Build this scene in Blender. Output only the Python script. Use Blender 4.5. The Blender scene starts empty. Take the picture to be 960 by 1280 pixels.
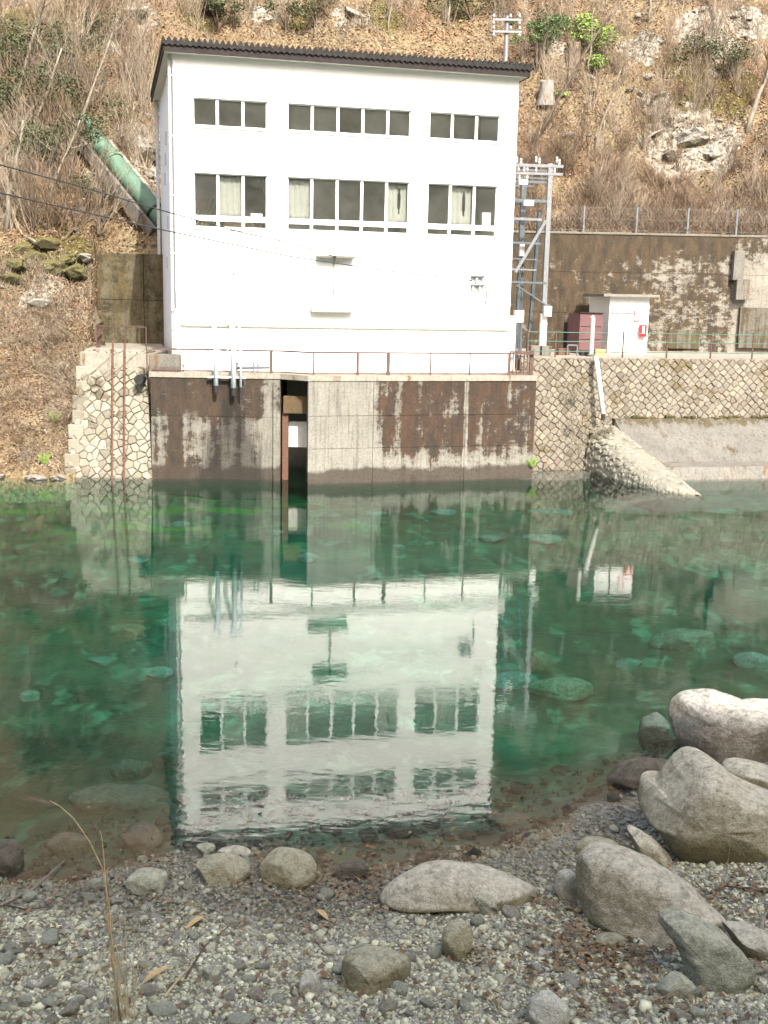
import bpy, bmesh, math, random
import numpy as np
from mathutils import Vector, Matrix

S = bpy.context.scene
COL = S.collection
R = math.radians
random.seed(7)
rng = np.random.default_rng(11)

# ------------------------------------------------------------------ camera, sky, sun, exposure
HC, F, PITCH, ROLL = 6.5, 1400.0, R(10.7), R(1.15)
cd = bpy.data.cameras.new("camera")
cam = bpy.data.objects.new("camera", cd)
COL.objects.link(cam)
cd.sensor_fit = 'VERTICAL'
cd.sensor_height = 24.0
cd.lens = F / 1280 * 24.0
cd.clip_start = 0.1
cd.clip_end = 2000
cam.matrix_world = Matrix.Translation((0, 0, HC)) @ Matrix.Rotation(math.pi / 2 - PITCH, 4, 'X') @ Matrix.Rotation(ROLL, 4, 'Z')
S.camera = cam

SUN_EL, SUN_AZ = R(43), R(20)          # sun behind the camera, 20 degrees to its right
sun_dir = Vector((math.sin(SUN_AZ) * math.cos(SUN_EL), -math.cos(SUN_AZ) * math.cos(SUN_EL), math.sin(SUN_EL)))
W = bpy.data.worlds.new("World")
S.world = W
W.use_nodes = True
wn = W.node_tree
bg = wn.nodes['Background']
sky = wn.nodes.new('ShaderNodeTexSky')
sky.sky_type = 'NISHITA'
sky.sun_disc = False
sky.sun_elevation = SUN_EL
sky.sun_rotation = math.atan2(sun_dir.x, sun_dir.y)
sky.air_density = 1.0
sky.dust_density = 6.0
sky.ozone_density = 0.5
wn.links.new(sky.outputs[0], bg.inputs[0])
bg.inputs[1].default_value = 0.15
ld = bpy.data.lights.new("sun", 'SUN')
ld.energy = 3.4
ld.angle = R(0.5)
ld.color = (1.0, 0.95, 0.87)
sun = bpy.data.objects.new("sun", ld)
COL.objects.link(sun)
sun.rotation_euler = sun_dir.to_track_quat('Z', 'Y').to_euler()
S.view_settings.view_transform = 'Standard'
S.view_settings.look = 'None'
S.view_settings.gamma = 1
S.view_settings.use_curve_mapping = False
S.view_settings.exposure = 1.5
S.cycles.use_denoising = True
S.cycles.max_bounces = 8
S.cycles.transparent_max_bounces = 16
S.cycles.use_adaptive_sampling = True
S.cycles.adaptive_threshold = 0.02

# ------------------------------------------------------------------ picking points of the place
def ray(px, py):
    a, b = px - 480, py - 640
    x = (a * math.cos(ROLL) + b * math.sin(ROLL)) / F
    u = -(-a * math.sin(ROLL) + b * math.cos(ROLL)) / F
    return Vector((x, math.cos(PITCH) + u * math.sin(PITCH), u * math.cos(PITCH) - math.sin(PITCH)))
CAM = Vector((0, 0, HC))
def at(px, py, Y):
    d = ray(px, py)
    return CAM + d * (Y / d.y)
def on(px, py, z):
    d = ray(px, py)
    return CAM + d * ((z - HC) / d.z)

# ------------------------------------------------------------------ numpy noise
def _hash(ix, iy, iz, seed):
    h = (ix * 374761393 + iy * 668265263 + iz * 2147483647 + seed * 1274126177) & 0xFFFFFFFF
    h = ((h ^ (h >> 13)) * 1274126177) & 0xFFFFFFFF
    h = h ^ (h >> 16)
    return (h & 0xFFFFFF) / float(0xFFFFFF) * 2 - 1
def vnoise(x, y, z=0.0, seed=0):
    x, y, z = np.broadcast_arrays(np.asarray(x, float), np.asarray(y, float), np.asarray(z, float))
    ix, iy, iz = np.floor(x).astype(np.int64), np.floor(y).astype(np.int64), np.floor(z).astype(np.int64)
    fx, fy, fz = x - ix, y - iy, z - iz
    fx, fy, fz = [f * f * f * (f * (f * 6 - 15) + 10) for f in (fx, fy, fz)]
    r = 0
    for dx in (0, 1):
        for dy in (0, 1):
            for dz in (0, 1):
                w = (fx if dx else 1 - fx) * (fy if dy else 1 - fy) * (fz if dz else 1 - fz)
                r = r + w * _hash(ix + dx, iy + dy, iz + dz, seed)
    return r
def fbm(x, y, z=0.0, seed=0, octv=4, rough=0.5):
    r, a = 0, 1.0
    for k in range(octv):
        r = r + a * vnoise(np.asarray(x) * 2**k + 13.7 * k, np.asarray(y) * 2**k - 7.1 * k, np.asarray(z) * 2**k + 3.3 * k, seed + k)
        a *= rough
    return r
def sstep(a, b, x):
    t = np.clip((np.asarray(x, float) - a) / (b - a), 0, 1)
    return t * t * (3 - 2 * t)

# ------------------------------------------------------------------ object helpers
def tag(o, label=None, cat=None, group=None, kind=None):
    if label: o['label'] = label
    if cat: o['category'] = cat
    if group: o['group'] = group
    if kind: o['kind'] = kind
    return o
def link(o, parent=None):
    COL.objects.link(o)
    if parent is not None: o.parent = parent
    return o
def empty(name, loc, label, cat, group=None):
    o = bpy.data.objects.new(name, None)
    o.empty_display_size = 0.2
    o.location = loc
    link(o)
    return tag(o, label, cat, group)
def rootloc(parent):
    v = Vector((0, 0, 0))
    while parent is not None:
        v += parent.location
        parent = parent.parent
    return v
def copy_tree(o, parent=None):
    c = o.copy()
    link(c, parent)
    for ch in list(o.children): copy_tree(ch, c)
    return c

class MB:
    """collects faces (world coordinates) for one mesh object"""
    def __init__(s): s.v, s.f = [], []
    def add(s, vs, fs):
        n = len(s.v)
        s.v += [tuple(p) for p in vs]
        s.f += [tuple(i + n for i in f) for f in fs]
        return s
    def box(s, c, d, rz=0.0, bev=0.0):
        c = Vector(c); hx, hy, hz = d[0] / 2, d[1] / 2, d[2] / 2
        m = Matrix.Rotation(rz, 3, 'Z')
        if bev <= 0:
            p = [(x, y, z) for x in (-hx, hx) for y in (-hy, hy) for z in (-hz, hz)]
            f = [(0, 1, 3, 2), (4, 6, 7, 5), (0, 4, 5, 1), (2, 3, 7, 6), (0, 2, 6, 4), (1, 5, 7, 3)]
        else:
            bm = bmesh.new()
            bmesh.ops.create_cube(bm, size=1)
            for v in bm.verts: v.co = Vector((v.co.x * d[0], v.co.y * d[1], v.co.z * d[2]))
            bmesh.ops.bevel(bm, geom=bm.edges[:], offset=bev, segments=2, affect='EDGES', profile=0.6)
            bm.verts.index_update()
            p = [tuple(v.co) for v in bm.verts]; f = [tuple(v.index for v in q.verts) for q in bm.faces]
            bm.free()
        return s.add([m @ Vector(q) + c for q in p], f)
    def bar(s, a, b, r, n=8, r2=None):
        return s.tube([a, b], [r, r if r2 is None else r2], n)
    def tube(s, pts, rad, n=8, caps=True):
        pts = [Vector(p) for p in pts]
        if not hasattr(rad, '__len__'): rad = [rad] * len(pts)
        vs, fs = [], []
        for i, p in enumerate(pts):
            t = (pts[min(i + 1, len(pts) - 1)] - pts[max(i - 1, 0)]).normalized()
            q = t.orthogonal() if i == 0 else q - t * q.dot(t)
            q = q.normalized(); w = t.cross(q)
            for k in range(n):
                a = 2 * math.pi * k / n
                vs.append(p + (q * math.cos(a) + w * math.sin(a)) * rad[i])
        for i in range(len(pts) - 1):
            for k in range(n):
                fs.append((i * n + k, i * n + (k + 1) % n, (i + 1) * n + (k + 1) % n, (i + 1) * n + k))
        if caps:
            fs.append(tuple(range(n))[::-1]); fs.append(tuple((len(pts) - 1) * n + k for k in range(n)))
        return s.add(vs, fs)
    def beam(s, a, b, w, h, up=(0, 0, 1)):
        a, b = Vector(a), Vector(b); t = (b - a).normalized(); u = Vector(up)
        x = t.cross(u)
        x = x.normalized() if x.length > 1e-4 else t.orthogonal().normalized()
        y = x.cross(t)
        vs = [p + x * sx * w / 2 + y * sy * h / 2 for p in (a, b) for sx, sy in ((-1, -1), (1, -1), (1, 1), (-1, 1))]
        return s.add(vs, [(3, 2, 1, 0), (4, 5, 6, 7)] + [(i, (i + 1) % 4, 4 + (i + 1) % 4, 4 + i) for i in range(4)])
    def prism(s, poly, z0, z1):
        n = len(poly)
        vs = [(p[0], p[1], z0) for p in poly] + [(p[0], p[1], z1) for p in poly]
        return s.add(vs, [tuple(range(n))[::-1], tuple(range(n, 2 * n))] + [(i, (i + 1) % n, n + (i + 1) % n, n + i) for i in range(n)])
    def loft(s, A, B):
        n = len(A)
        return s.add(list(A) + list(B), [tuple(range(n))[::-1], tuple(range(n, 2 * n))] + [(i, (i + 1) % n, n + (i + 1) % n, n + i) for i in range(n)])
    def build(s, name, mat, parent=None, smooth=False, fix=True):
        me = bpy.data.meshes.new(name)
        off = rootloc(parent)
        me.from_pydata([(x - off.x, y - off.y, z - off.z) for x, y, z in s.v], [], s.f)
        if fix:
            bm = bmesh.new(); bm.from_mesh(me)
            bmesh.ops.recalc_face_normals(bm, faces=bm.faces)
            bm.to_mesh(me); bm.free()
        if smooth: me.polygons.foreach_set('use_smooth', [True] * len(me.polygons))
        me.materials.append(mat)
        return link(bpy.data.objects.new(name, me), parent)

def np_mesh(name, verts, faces, mat, smooth=False, parent=None, attrs=None):
    """fast mesh from arrays; faces is an (n,3) or (n,4) array"""
    me = bpy.data.meshes.new(name)
    nv, (nf, k) = len(verts), faces.shape
    me.vertices.add(nv); me.vertices.foreach_set('co', np.ascontiguousarray(verts, np.float32).ravel())
    me.loops.add(nf * k); me.loops.foreach_set('vertex_index', np.ascontiguousarray(faces, np.int32).ravel())
    me.polygons.add(nf); me.polygons.foreach_set('loop_start', np.arange(0, nf * k, k, dtype=np.int32))
    if smooth: me.polygons.foreach_set('use_smooth', np.ones(nf, bool))
    me.update(calc_edges=True)
    for an, av in (attrs or {}).items():
        a = me.attributes.new(an, 'FLOAT', 'POINT'); a.data.foreach_set('value', np.ascontiguousarray(av, np.float32))
    me.materials.append(mat)
    return link(bpy.data.objects.new(name, me), parent)

# ------------------------------------------------------------------ materials
class NT:
    def __init__(s, name):
        s.m = bpy.data.materials.new(name); s.m.use_nodes = True
        s.t = s.m.node_tree; s.n = s.t.nodes
        s.p = s.n['Principled BSDF']
        s.out = s.n['Material Output']
        s.geo = s.n.new('ShaderNodeNewGeometry')
        s.pos = s.geo.outputs['Position']; s.rnd = s.geo.outputs['Random Per Island']
    def lk(s, a, b): s.t.links.new(a, b)
    def put(s, sock, v):
        if isinstance(v, bpy.types.NodeSocket): s.lk(v, sock)
        elif hasattr(v, '__len__') and sock.type == 'RGBA': sock.default_value = (*v[:3], 1)
        else: sock.default_value = v
    def map(s, vec, scale=(1, 1, 1), rot=(0, 0, 0), loc=(0, 0, 0)):
        n = s.n.new('ShaderNodeMapping')
        s.lk(vec, n.inputs[0]); n.inputs['Scale'].default_value = scale; n.inputs['Rotation'].default_value = rot; n.inputs['Location'].default_value = loc
        return n.outputs[0]
    def noise(s, scale, detail=4, rough=0.55, vec=None, dist=0.0):
        n = s.n.new('ShaderNodeTexNoise')
        s.lk(vec or s.pos, n.inputs['Vector']); n.inputs['Scale'].default_value = scale
        n.inputs['Detail'].default_value = detail; n.inputs['Roughness'].default_value = rough; n.inputs['Distortion'].default_value = dist
        return n.outputs['Fac']
    def vor(s, scale, vec=None, feature='F1', out='Distance'):
        n = s.n.new('ShaderNodeTexVoronoi'); n.feature = feature
        s.lk(vec or s.pos, n.inputs['Vector']); n.inputs['Scale'].default_value = scale
        return n.outputs[out]
    def ramp(s, fac, stops):
        n = s.n.new('ShaderNodeValToRGB'); s.lk(fac, n.inputs[0])
        e = n.color_ramp.elements
        while len(e) < len(stops): e.new(0.5)
        for q, (p, c) in zip(e, stops):
            q.position = p; q.color = (c, c, c, 1) if not hasattr(c, '__len__') else (*c[:3], 1)
        return n.outputs[0]
    def math(s, op, a, b=0.0, c=None, clamp=False):
        n = s.n.new('ShaderNodeMath'); n.operation = op; n.use_clamp = clamp
        s.put(n.inputs[0], a); s.put(n.inputs[1], b)
        if c is not None: s.put(n.inputs[2], c)
        return n.outputs[0]
    def mix(s, f, a, b, mode='MIX'):
        n = s.n.new('ShaderNodeMix'); n.data_type = 'RGBA'; n.blend_type = mode
        s.put(n.inputs[0], f); s.put(n.inputs[6], a); s.put(n.inputs[7], b)
        return n.outputs[2]
    def xyz(s):
        n = s.n.new('ShaderNodeSeparateXYZ'); s.lk(s.pos, n.inputs[0]); return n.outputs
    def attr(s, name):
        n = s.n.new('ShaderNodeAttribute'); n.attribute_name = name; return n.outputs['Fac']
    def fresnel(s, ior):
        n = s.n.new('ShaderNodeFresnel')
        s.lk(s.math('SUBTRACT', ior, s.math('MULTIPLY', s.geo.outputs['Backfacing'], ior - 1 / ior)), n.inputs['IOR'])
        return n
    def rng(s, v, a, b, c=0.0, d=1.0):
        n = s.n.new('ShaderNodeMapRange'); n.interpolation_type = 'SMOOTHSTEP'
        s.put(n.inputs[0], v)
        for i, q in enumerate((a, b, c, d)): s.put(n.inputs[1 + i], q)
        return n.outputs[0]
    def bump(s, h, strength=0.5, dist=0.02, normal=None):
        n = s.n.new('ShaderNodeBump'); s.lk(h, n.inputs['Height'])
        n.inputs['Strength'].default_value = strength; n.inputs['Distance'].default_value = dist
        if normal: s.lk(normal, n.inputs['Normal'])
        return n.outputs[0]
    def done(s, col, rough=0.8, bump=None, metal=0.0, spec=0.35):
        s.put(s.p.inputs['Base Color'], col); s.put(s.p.inputs['Roughness'], rough)
        s.p.inputs['Metallic'].default_value = metal; s.p.inputs['Specular IOR Level'].default_value = spec
        if bump: s.lk(bump, s.p.inputs['Normal'])
        return s.m

def plain(name, col, rough=0.6, metal=0.0, var=0.15, scale=6.0, dirt=None, bump=0.1):
    """painted or bare surface with mottling, fine grain and optional dirt colour"""
    t = NT(name)
    a = t.noise(scale, 5, 0.6)
    b = t.noise(scale * 9, 3, 0.6)
    c = t.mix(t.ramp(a, [(0.3, 0.0), (0.7, 1.0)]), [x * (1 - var) for x in col], [min(1, x * (1 + var)) for x in col])
    if dirt: c = t.mix(t.math('MULTIPLY', t.ramp(t.noise(scale * 1.7, 6, 0.7), [(0.52, 0.0), (0.72, 1.0)]), 0.75), c, dirt)
    return t.done(c, t.rng(a, 0.3, 0.7, rough * 0.85, min(1, rough * 1.15)), t.bump(b, bump, 0.01), metal)

def concrete(name, base, streak, brown=0.5, iso=0.28, rust=(0.16, 0.075, 0.03), dark=(0.05, 0.038, 0.025), waterband=True, extra=None, seed=0.0, fan=None):
    t = NT(name)
    x, y, z = t.xyz()
    vs = t.map(t.pos, (2.6, 2.6, 0.22), loc=(seed, seed * 2, 0))
    vf = t.map(t.pos, (9, 9, 0.5), loc=(seed, 0, 0))
    mott = t.noise(1.1, 6, 0.65, t.map(t.pos, loc=(seed, seed, seed)))
    fine = t.noise(14, 4, 0.7)
    c = t.mix(t.ramp(mott, [(0.3, 0.0), (0.7, 1.0)]), [q * 0.72 for q in base], base)
    c = t.mix(t.math('MULTIPLY', t.ramp(t.noise(1.0, 5, 0.6, vf), [(0.50, 0.0), (0.68, 1.0)]), streak), c, [q * 0.35 for q in base])
    n = t.noise(1.0, 6, 0.62, vs)
    n2 = t.math('ADD', t.math('MULTIPLY', n, 1 - iso), t.math('MULTIPLY', t.noise(1.0, 7, 0.78, t.map(t.pos, (1.5, 1.5, 2.4))), iso))
    if extra is not None: n2 = extra(t, n2, x, y, z)
    k = t.math('ADD', t.math('MULTIPLY', t.rng(n2, 0.53 - 0.22 * brown, 0.64 - 0.22 * brown), 0.45), t.math('MULTIPLY', t.rng(t.math('ADD', n2, t.math('MULTIPLY', t.math('SUBTRACT', t.noise(6.5, 6, 0.8), 0.5), 0.3)), 0.60 - 0.22 * brown, 0.655 - 0.22 * brown), 0.55))
    stain = t.mix(t.ramp(t.noise(1.0, 7, 0.75, t.map(t.pos, (3, 3, 1.1))), [(0.38, 0.0), (0.60, 1.0)]), dark, rust)
    stain = t.mix(t.ramp(t.noise(11, 5, 0.75), [(0.58, 0.0), (0.78, 0.35)]), stain, [q * 0.5 for q in base])
    c = t.mix(t.math('MULTIPLY', k, 0.93), c, stain)
    if waterband:
        wb = t.rng(t.math('ADD', z, t.math('MULTIPLY', t.math('SUBTRACT', mott, 0.5), 0.6)), 0.40, 0.58, 1.0, 0.0)
        c = t.mix(t.math('MULTIPLY', wb, 0.88), c, (0.040, 0.030, 0.022))
    c = t.mix(0.75, c, t.ramp(fine, [(0.30, 0.5), (0.5, 0.95), (0.7, 1.15)]), 'MULTIPLY')
    if fan: c = t.mix(fan(t, x, y, z), c, t.mix(0.8, c, (0.012, 0.010, 0.008)))
    c = t.mix(t.rng(z, -0.12, 0.05, 0.95, 0.0), c, (0.016, 0.024, 0.015))
    return t.done(c, 0.88, t.bump(t.math('ADD', fine, t.math('MULTIPLY', n2, 0.6)), 0.45, 0.03))

def stone_mat(name, cols, moss=(0.10, 0.085, 0.03), mossk=0.35, low=None):
    """stones told apart by a colour of their own (object random), lichen and grain"""
    t = NT(name)
    oi = t.n.new('ShaderNodeObjectInfo')
    r = t.math('FRACT', t.math('ADD', oi.outputs['Random'], t.rnd))
    c = t.ramp(r, [(i / (len(cols) - 1), q) for i, q in enumerate(cols)])
    g = t.noise(9, 6, 0.7)
    c = t.mix(t.ramp(g, [(0.35, 0.0), (0.65, 0.5)]), c, t.mix(0.5, c, (0.10, 0.09, 0.07)))
    c = t.mix(t.rng(t.xyz()[2], -0.10, 0.10, 0.95, 0.0), c, (0.018, 0.026, 0.015))      # algae under water
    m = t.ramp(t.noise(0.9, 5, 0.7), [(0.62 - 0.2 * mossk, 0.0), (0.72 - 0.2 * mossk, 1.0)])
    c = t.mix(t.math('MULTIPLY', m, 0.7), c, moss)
    return t.done(c, 0.9, t.bump(t.noise(22, 5, 0.7), 0.5, 0.02))

def scatter_mat(name, cols, rough=0.8, grain=None, wet=False):
    t = NT(name)
    c = t.ramp(t.rnd, [(i / (len(cols) - 1), q) for i, q in enumerate(cols)])
    if grain: c = t.mix(t.ramp(t.noise(grain, 4, 0.7), [(0.3, 0.0), (0.7, 0.6)]), c, t.mix(0.6, c, (0.04, 0.04, 0.035)))
    if wet:                                                # stones by the waterline are damp and silted
        zz_ = t.xyz()[2]
        k = t.rng(t.math('ADD', zz_, t.math('MULTIPLY', t.math('SUBTRACT', t.noise(0.7, 4, 0.6), 0.5), 0.25)), 0.06, 0.22, 1.0, 0.0)
        c = t.mix(t.math('MULTIPLY', k, 0.85), c, t.mix(0.7, c, (0.030, 0.028, 0.022)))
        return t.done(c, t.rng(k, 0, 1, rough, 0.4))
    return t.done(c, rough)

# --- terrain
def ground_mat():
    t = NT('river gravel bed')
    x, y, z = t.xyz()
    wob = t.noise(0.6, 4, 0.6)
    a = t.noise(9, 6, 0.7)
    v = t.vor(13, out='Color')
    sep = t.n.new('ShaderNodeSeparateColor'); t.lk(v, sep.inputs[0])
    grav = t.ramp(sep.outputs[0], [(0.0, (0.14, 0.14, 0.115)), (0.5, (0.27, 0.27, 0.235)), (0.85, (0.38, 0.375, 0.325)), (1.0, (0.5, 0.49, 0.43))])
    grav = t.mix(t.ramp(a, [(0.4, 0.0), (0.7, 0.7)]), grav, (0.07, 0.06, 0.045))
    litter = t.ramp(t.noise(0.8, 5, 0.7), [(0.58, 0.0), (0.68, 0.7)])
    grav = t.mix(t.math('MULTIPLY', litter, 0.5), grav, (0.13, 0.065, 0.03))
    wet = t.rng(t.math('ADD', z, t.math('MULTIPLY', wob, 0.12)), 0.12, 0.26, 1.0, 0.0)
    grav = t.mix(t.math('MULTIPLY', wet, 0.6), grav, t.mix(0.35, (0.0, 0.0, 0.0), grav))
    # under water: pale sand and stones, darker silt, green algae
    b1 = t.noise(0.30, 5, 0.62)
    b2 = t.noise(1.3, 4, 0.6, t.map(t.pos, (1, 0.6, 1)), 0.8)
    bed = t.mix(t.ramp(b1, [(0.36, 0.0), (0.64, 1.0)]), (0.008, 0.012, 0.008), (0.052, 0.066, 0.042))
    bed = t.mix(t.ramp(b2, [(0.58, 0.0), (0.66, 0.7)]), bed, (0.115, 0.14, 0.10))
    bed = t.mix(t.ramp(t.noise(1.6, 6, 0.75), [(0.50, 0.0), (0.66, 0.8)]), bed, (0.012, 0.016, 0.010))
    vv = t.n.new('ShaderNodeTexVoronoi'); nn_ = t.n.new('ShaderNodeTexNoise'); nn_.inputs['Scale'].default_value = 1.6; nn_.inputs['Detail'].default_value = 4; t.lk(t.pos, nn_.inputs['Vector'])
    wv_ = t.mix(0.9, t.map(t.pos, (1, 0.6, 1)), nn_.outputs['Color'], 'ADD'); t.lk(wv_, vv.inputs['Vector']); vv.inputs['Scale'].default_value = 2.1
    sv_ = t.n.new('ShaderNodeSeparateColor'); t.lk(vv.outputs['Color'], sv_.inputs[0])
    stone = t.math('MULTIPLY', t.rng(vv.outputs['Distance'], 0.25, 0.5, 1.0, 0.0), t.ramp(b1, [(0.35, 0.5), (0.6, 1.0)]))
    bed = t.mix(t.math('MULTIPLY', stone, 0.7), bed, t.ramp(sv_.outputs[0], [(0.0, (0.012, 0.015, 0.010)), (0.5, (0.05, 0.058, 0.04)), (0.82, (0.08, 0.095, 0.066)), (0.97, (0.13, 0.155, 0.115))]))
    alg = t.math('MULTIPLY', t.rng(y, 30.5, 34.0), t.ramp(t.noise(0.5, 4, 0.7, t.map(t.pos, (0.6, 1.4, 1))), [(0.50, 0.0), (0.60, 1.0)]))
    bed = t.mix(t.math('MULTIPLY', alg, t.rng(x, -2.5, 0.5, 0.85, 0.1)), bed, (0.05, 0.13, 0.012))
    near = t.rng(z, -0.30, -0.05)
    bed = t.mix(near, bed, t.mix(0.85, grav, (0.012, 0.012, 0.008)))
    under = t.rng(z, -0.05, 0.0, 1.0, 0.0)
    c = t.mix(under, grav, bed)
    # unseen slope on the photographer's side, there to shade the near bank
    far = t.rng(y, 1.0, 5.0, 1.0, 0.0)
    c = t.mix(far, c, t.mix(a, (0.07, 0.09, 0.04), (0.16, 0.12, 0.07)))
    h = t.math('ADD', t.math('MULTIPLY', sep.outputs[0], 0.6), a)
    return t.done(c, t.rng(wet, 0, 1, 0.9, 0.45), t.bump(h, 0.5, 0.03))

def hill_mat():
    t = NT('leaf strewn slope')
    big = t.noise(0.16, 5, 0.6)
    med = t.noise(0.7, 6, 0.65)
    spk = t.noise(7.0, 5, 0.75)
    spk2 = t.noise(17.0, 3, 0.7)
    leaf = t.ramp(spk, [(0.32, (0.03, 0.017, 0.009)), (0.46, (0.105, 0.062, 0.034)), (0.57, (0.175, 0.118, 0.07)), (0.72, (0.32, 0.25, 0.165))])
    grass = t.ramp(spk, [(0.32, (0.04, 0.03, 0.017)), (0.48, (0.16, 0.125, 0.072)), (0.70, (0.32, 0.27, 0.18))])
    c = t.mix(t.ramp(t.math('ADD', t.math('MULTIPLY', big, 0.55), t.math('MULTIPLY', med, 0.45)), [(0.42, 0.0), (0.58, 1.0)]), leaf, grass)
    c = t.mix(t.ramp(spk2, [(0.60, 0.0), (0.75, 0.55)]), c, (0.34, 0.27, 0.18))
    c = t.mix(t.ramp(spk2, [(0.25, 0.7), (0.40, 0.0)]), c, (0.03, 0.02, 0.012))
    mk = t.math('ADD', t.attr('moss'), t.math('MULTIPLY', t.math('SUBTRACT', med, 0.5), 1.6))
    c = t.mix(t.math('MULTIPLY', t.rng(mk, 0.42, 0.6), 0.85), c, t.ramp(spk, [(0.3, (0.03, 0.035, 0.012)), (0.5, (0.07, 0.063, 0.02)), (0.7, (0.15, 0.125, 0.04))]))
    rk = t.math('ADD', t.attr('rock'), t.math('MULTIPLY', t.math('SUBTRACT', t.noise(1.3, 6, 0.7), 0.5), 1.7))
    rock = t.ramp(t.noise(3.2, 7, 0.75), [(0.32, (0.05, 0.043, 0.033)), (0.45, (0.18, 0.166, 0.135)), (0.62, (0.38, 0.36, 0.31))])
    c = t.mix(t.rng(rk, 0.48, 0.62), c, rock)
    h = t.math('ADD', spk, t.math('MULTIPLY', med, 1.5))
    return t.done(c, 0.95, t.bump(h, 0.7, 0.15), spec=0.1)

def water_mat():
    t = NT('clear green river water')
    t.n.remove(t.p)
    v1 = t.map(t.pos, (3.3, 5.6, 1), rot=(0, 0, R(7)))
    v2 = t.map(t.pos, (0.8, 1.4, 1), rot=(0, 0, R(-9)))
    h = t.math('ADD', t.noise(1.0, 3, 0.55, v1), t.math('MULTIPLY', t.noise(1.0, 2, 0.5, v2), 1.6))
    calm = t.ramp(t.noise(0.10, 3, 0.6, t.map(t.pos, (0.7, 1.3, 1))), [(0.36, 0.45), (0.62, 1.0)])
    b = t.n.new('ShaderNodeBump'); t.lk(t.math('MULTIPLY', h, calm), b.inputs['Height']); b.inputs['Strength'].default_value = 1.0; b.inputs['Distance'].default_value = 0.0020
    fr = t.fresnel(1.62); t.lk(b.outputs[0], fr.inputs['Normal'])
    tr = t.n.new('ShaderNodeBsdfTransparent'); tr.inputs[0].default_value = (1, 1, 1, 1)
    gl = t.n.new('ShaderNodeBsdfGlossy'); gl.inputs['Roughness'].default_value = 0.012; t.lk(b.outputs[0], gl.inputs['Normal'])
    mx = t.n.new('ShaderNodeMixShader')
    t.lk(fr.outputs[0], mx.inputs[0]); t.lk(tr.outputs[0], mx.inputs[1]); t.lk(gl.outputs[0], mx.inputs[2])
    t.lk(mx.outputs[0], t.out.inputs['Surface'])
    ab = t.n.new('ShaderNodeVolumeAbsorption')
    ab.inputs['Color'].default_value = (0.02, 0.82, 0.69, 1); ab.inputs['Density'].default_value = 0.5
    t.lk(ab.outputs[0], t.out.inputs['Volume'])
    return t.m

def glass_mat():
    t = NT('window glass'); t.n.remove(t.p)
    fr = t.fresnel(1.5)
    tr = t.n.new('ShaderNodeBsdfTransparent'); tr.inputs[0].default_value = (0.86, 0.88, 0.86, 1)
    gl = t.n.new('ShaderNodeBsdfGlossy'); gl.inputs['Roughness'].default_value = 0.02
    t.lk(t.bump(t.noise(1.2, 2), 0.15, 0.02), gl.inputs['Normal'])
    mx = t.n.new('ShaderNodeMixShader')
    t.lk(fr.outputs[0], mx.inputs[0]); t.lk(tr.outputs[0], mx.inputs[1]); t.lk(gl.outputs[0], mx.inputs[2])
    df = t.n.new('ShaderNodeBsdfDiffuse'); df.inputs[0].default_value = (0.45, 0.46, 0.43, 1)      # grey veil lifting the panes, painted in place of reflected light
    m2 = t.n.new('ShaderNodeMixShader'); t.lk(t.ramp(t.noise(1.1, 5, 0.7), [(0.3, 0.012), (0.7, 0.06)]), m2.inputs[0])
    t.lk(mx.outputs[0], m2.inputs[1]); t.lk(df.outputs[0], m2.inputs[2])
    t.lk(m2.outputs[0], t.out.inputs['Surface'])
    return t.m

def plaster_mat():
    t = NT('white painted plaster')
    x, y, z = t.xyz()
    st = t.noise(1.0, 5, 0.6, t.map(t.pos, (3, 3, 0.16)))
    c = t.mix(t.ramp(st, [(0.55, 0.0), (0.75, 0.22)]), (0.86, 0.855, 0.84), (0.62, 0.59, 0.53))
    c = t.mix(t.ramp(t.noise(0.7, 4), [(0.4, 0.0), (0.7, 0.10)]), c, (0.72, 0.70, 0.66))
    return t.done(c, 0.75, t.bump(t.noise(30, 4, 0.6), 0.15, 0.01))

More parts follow.
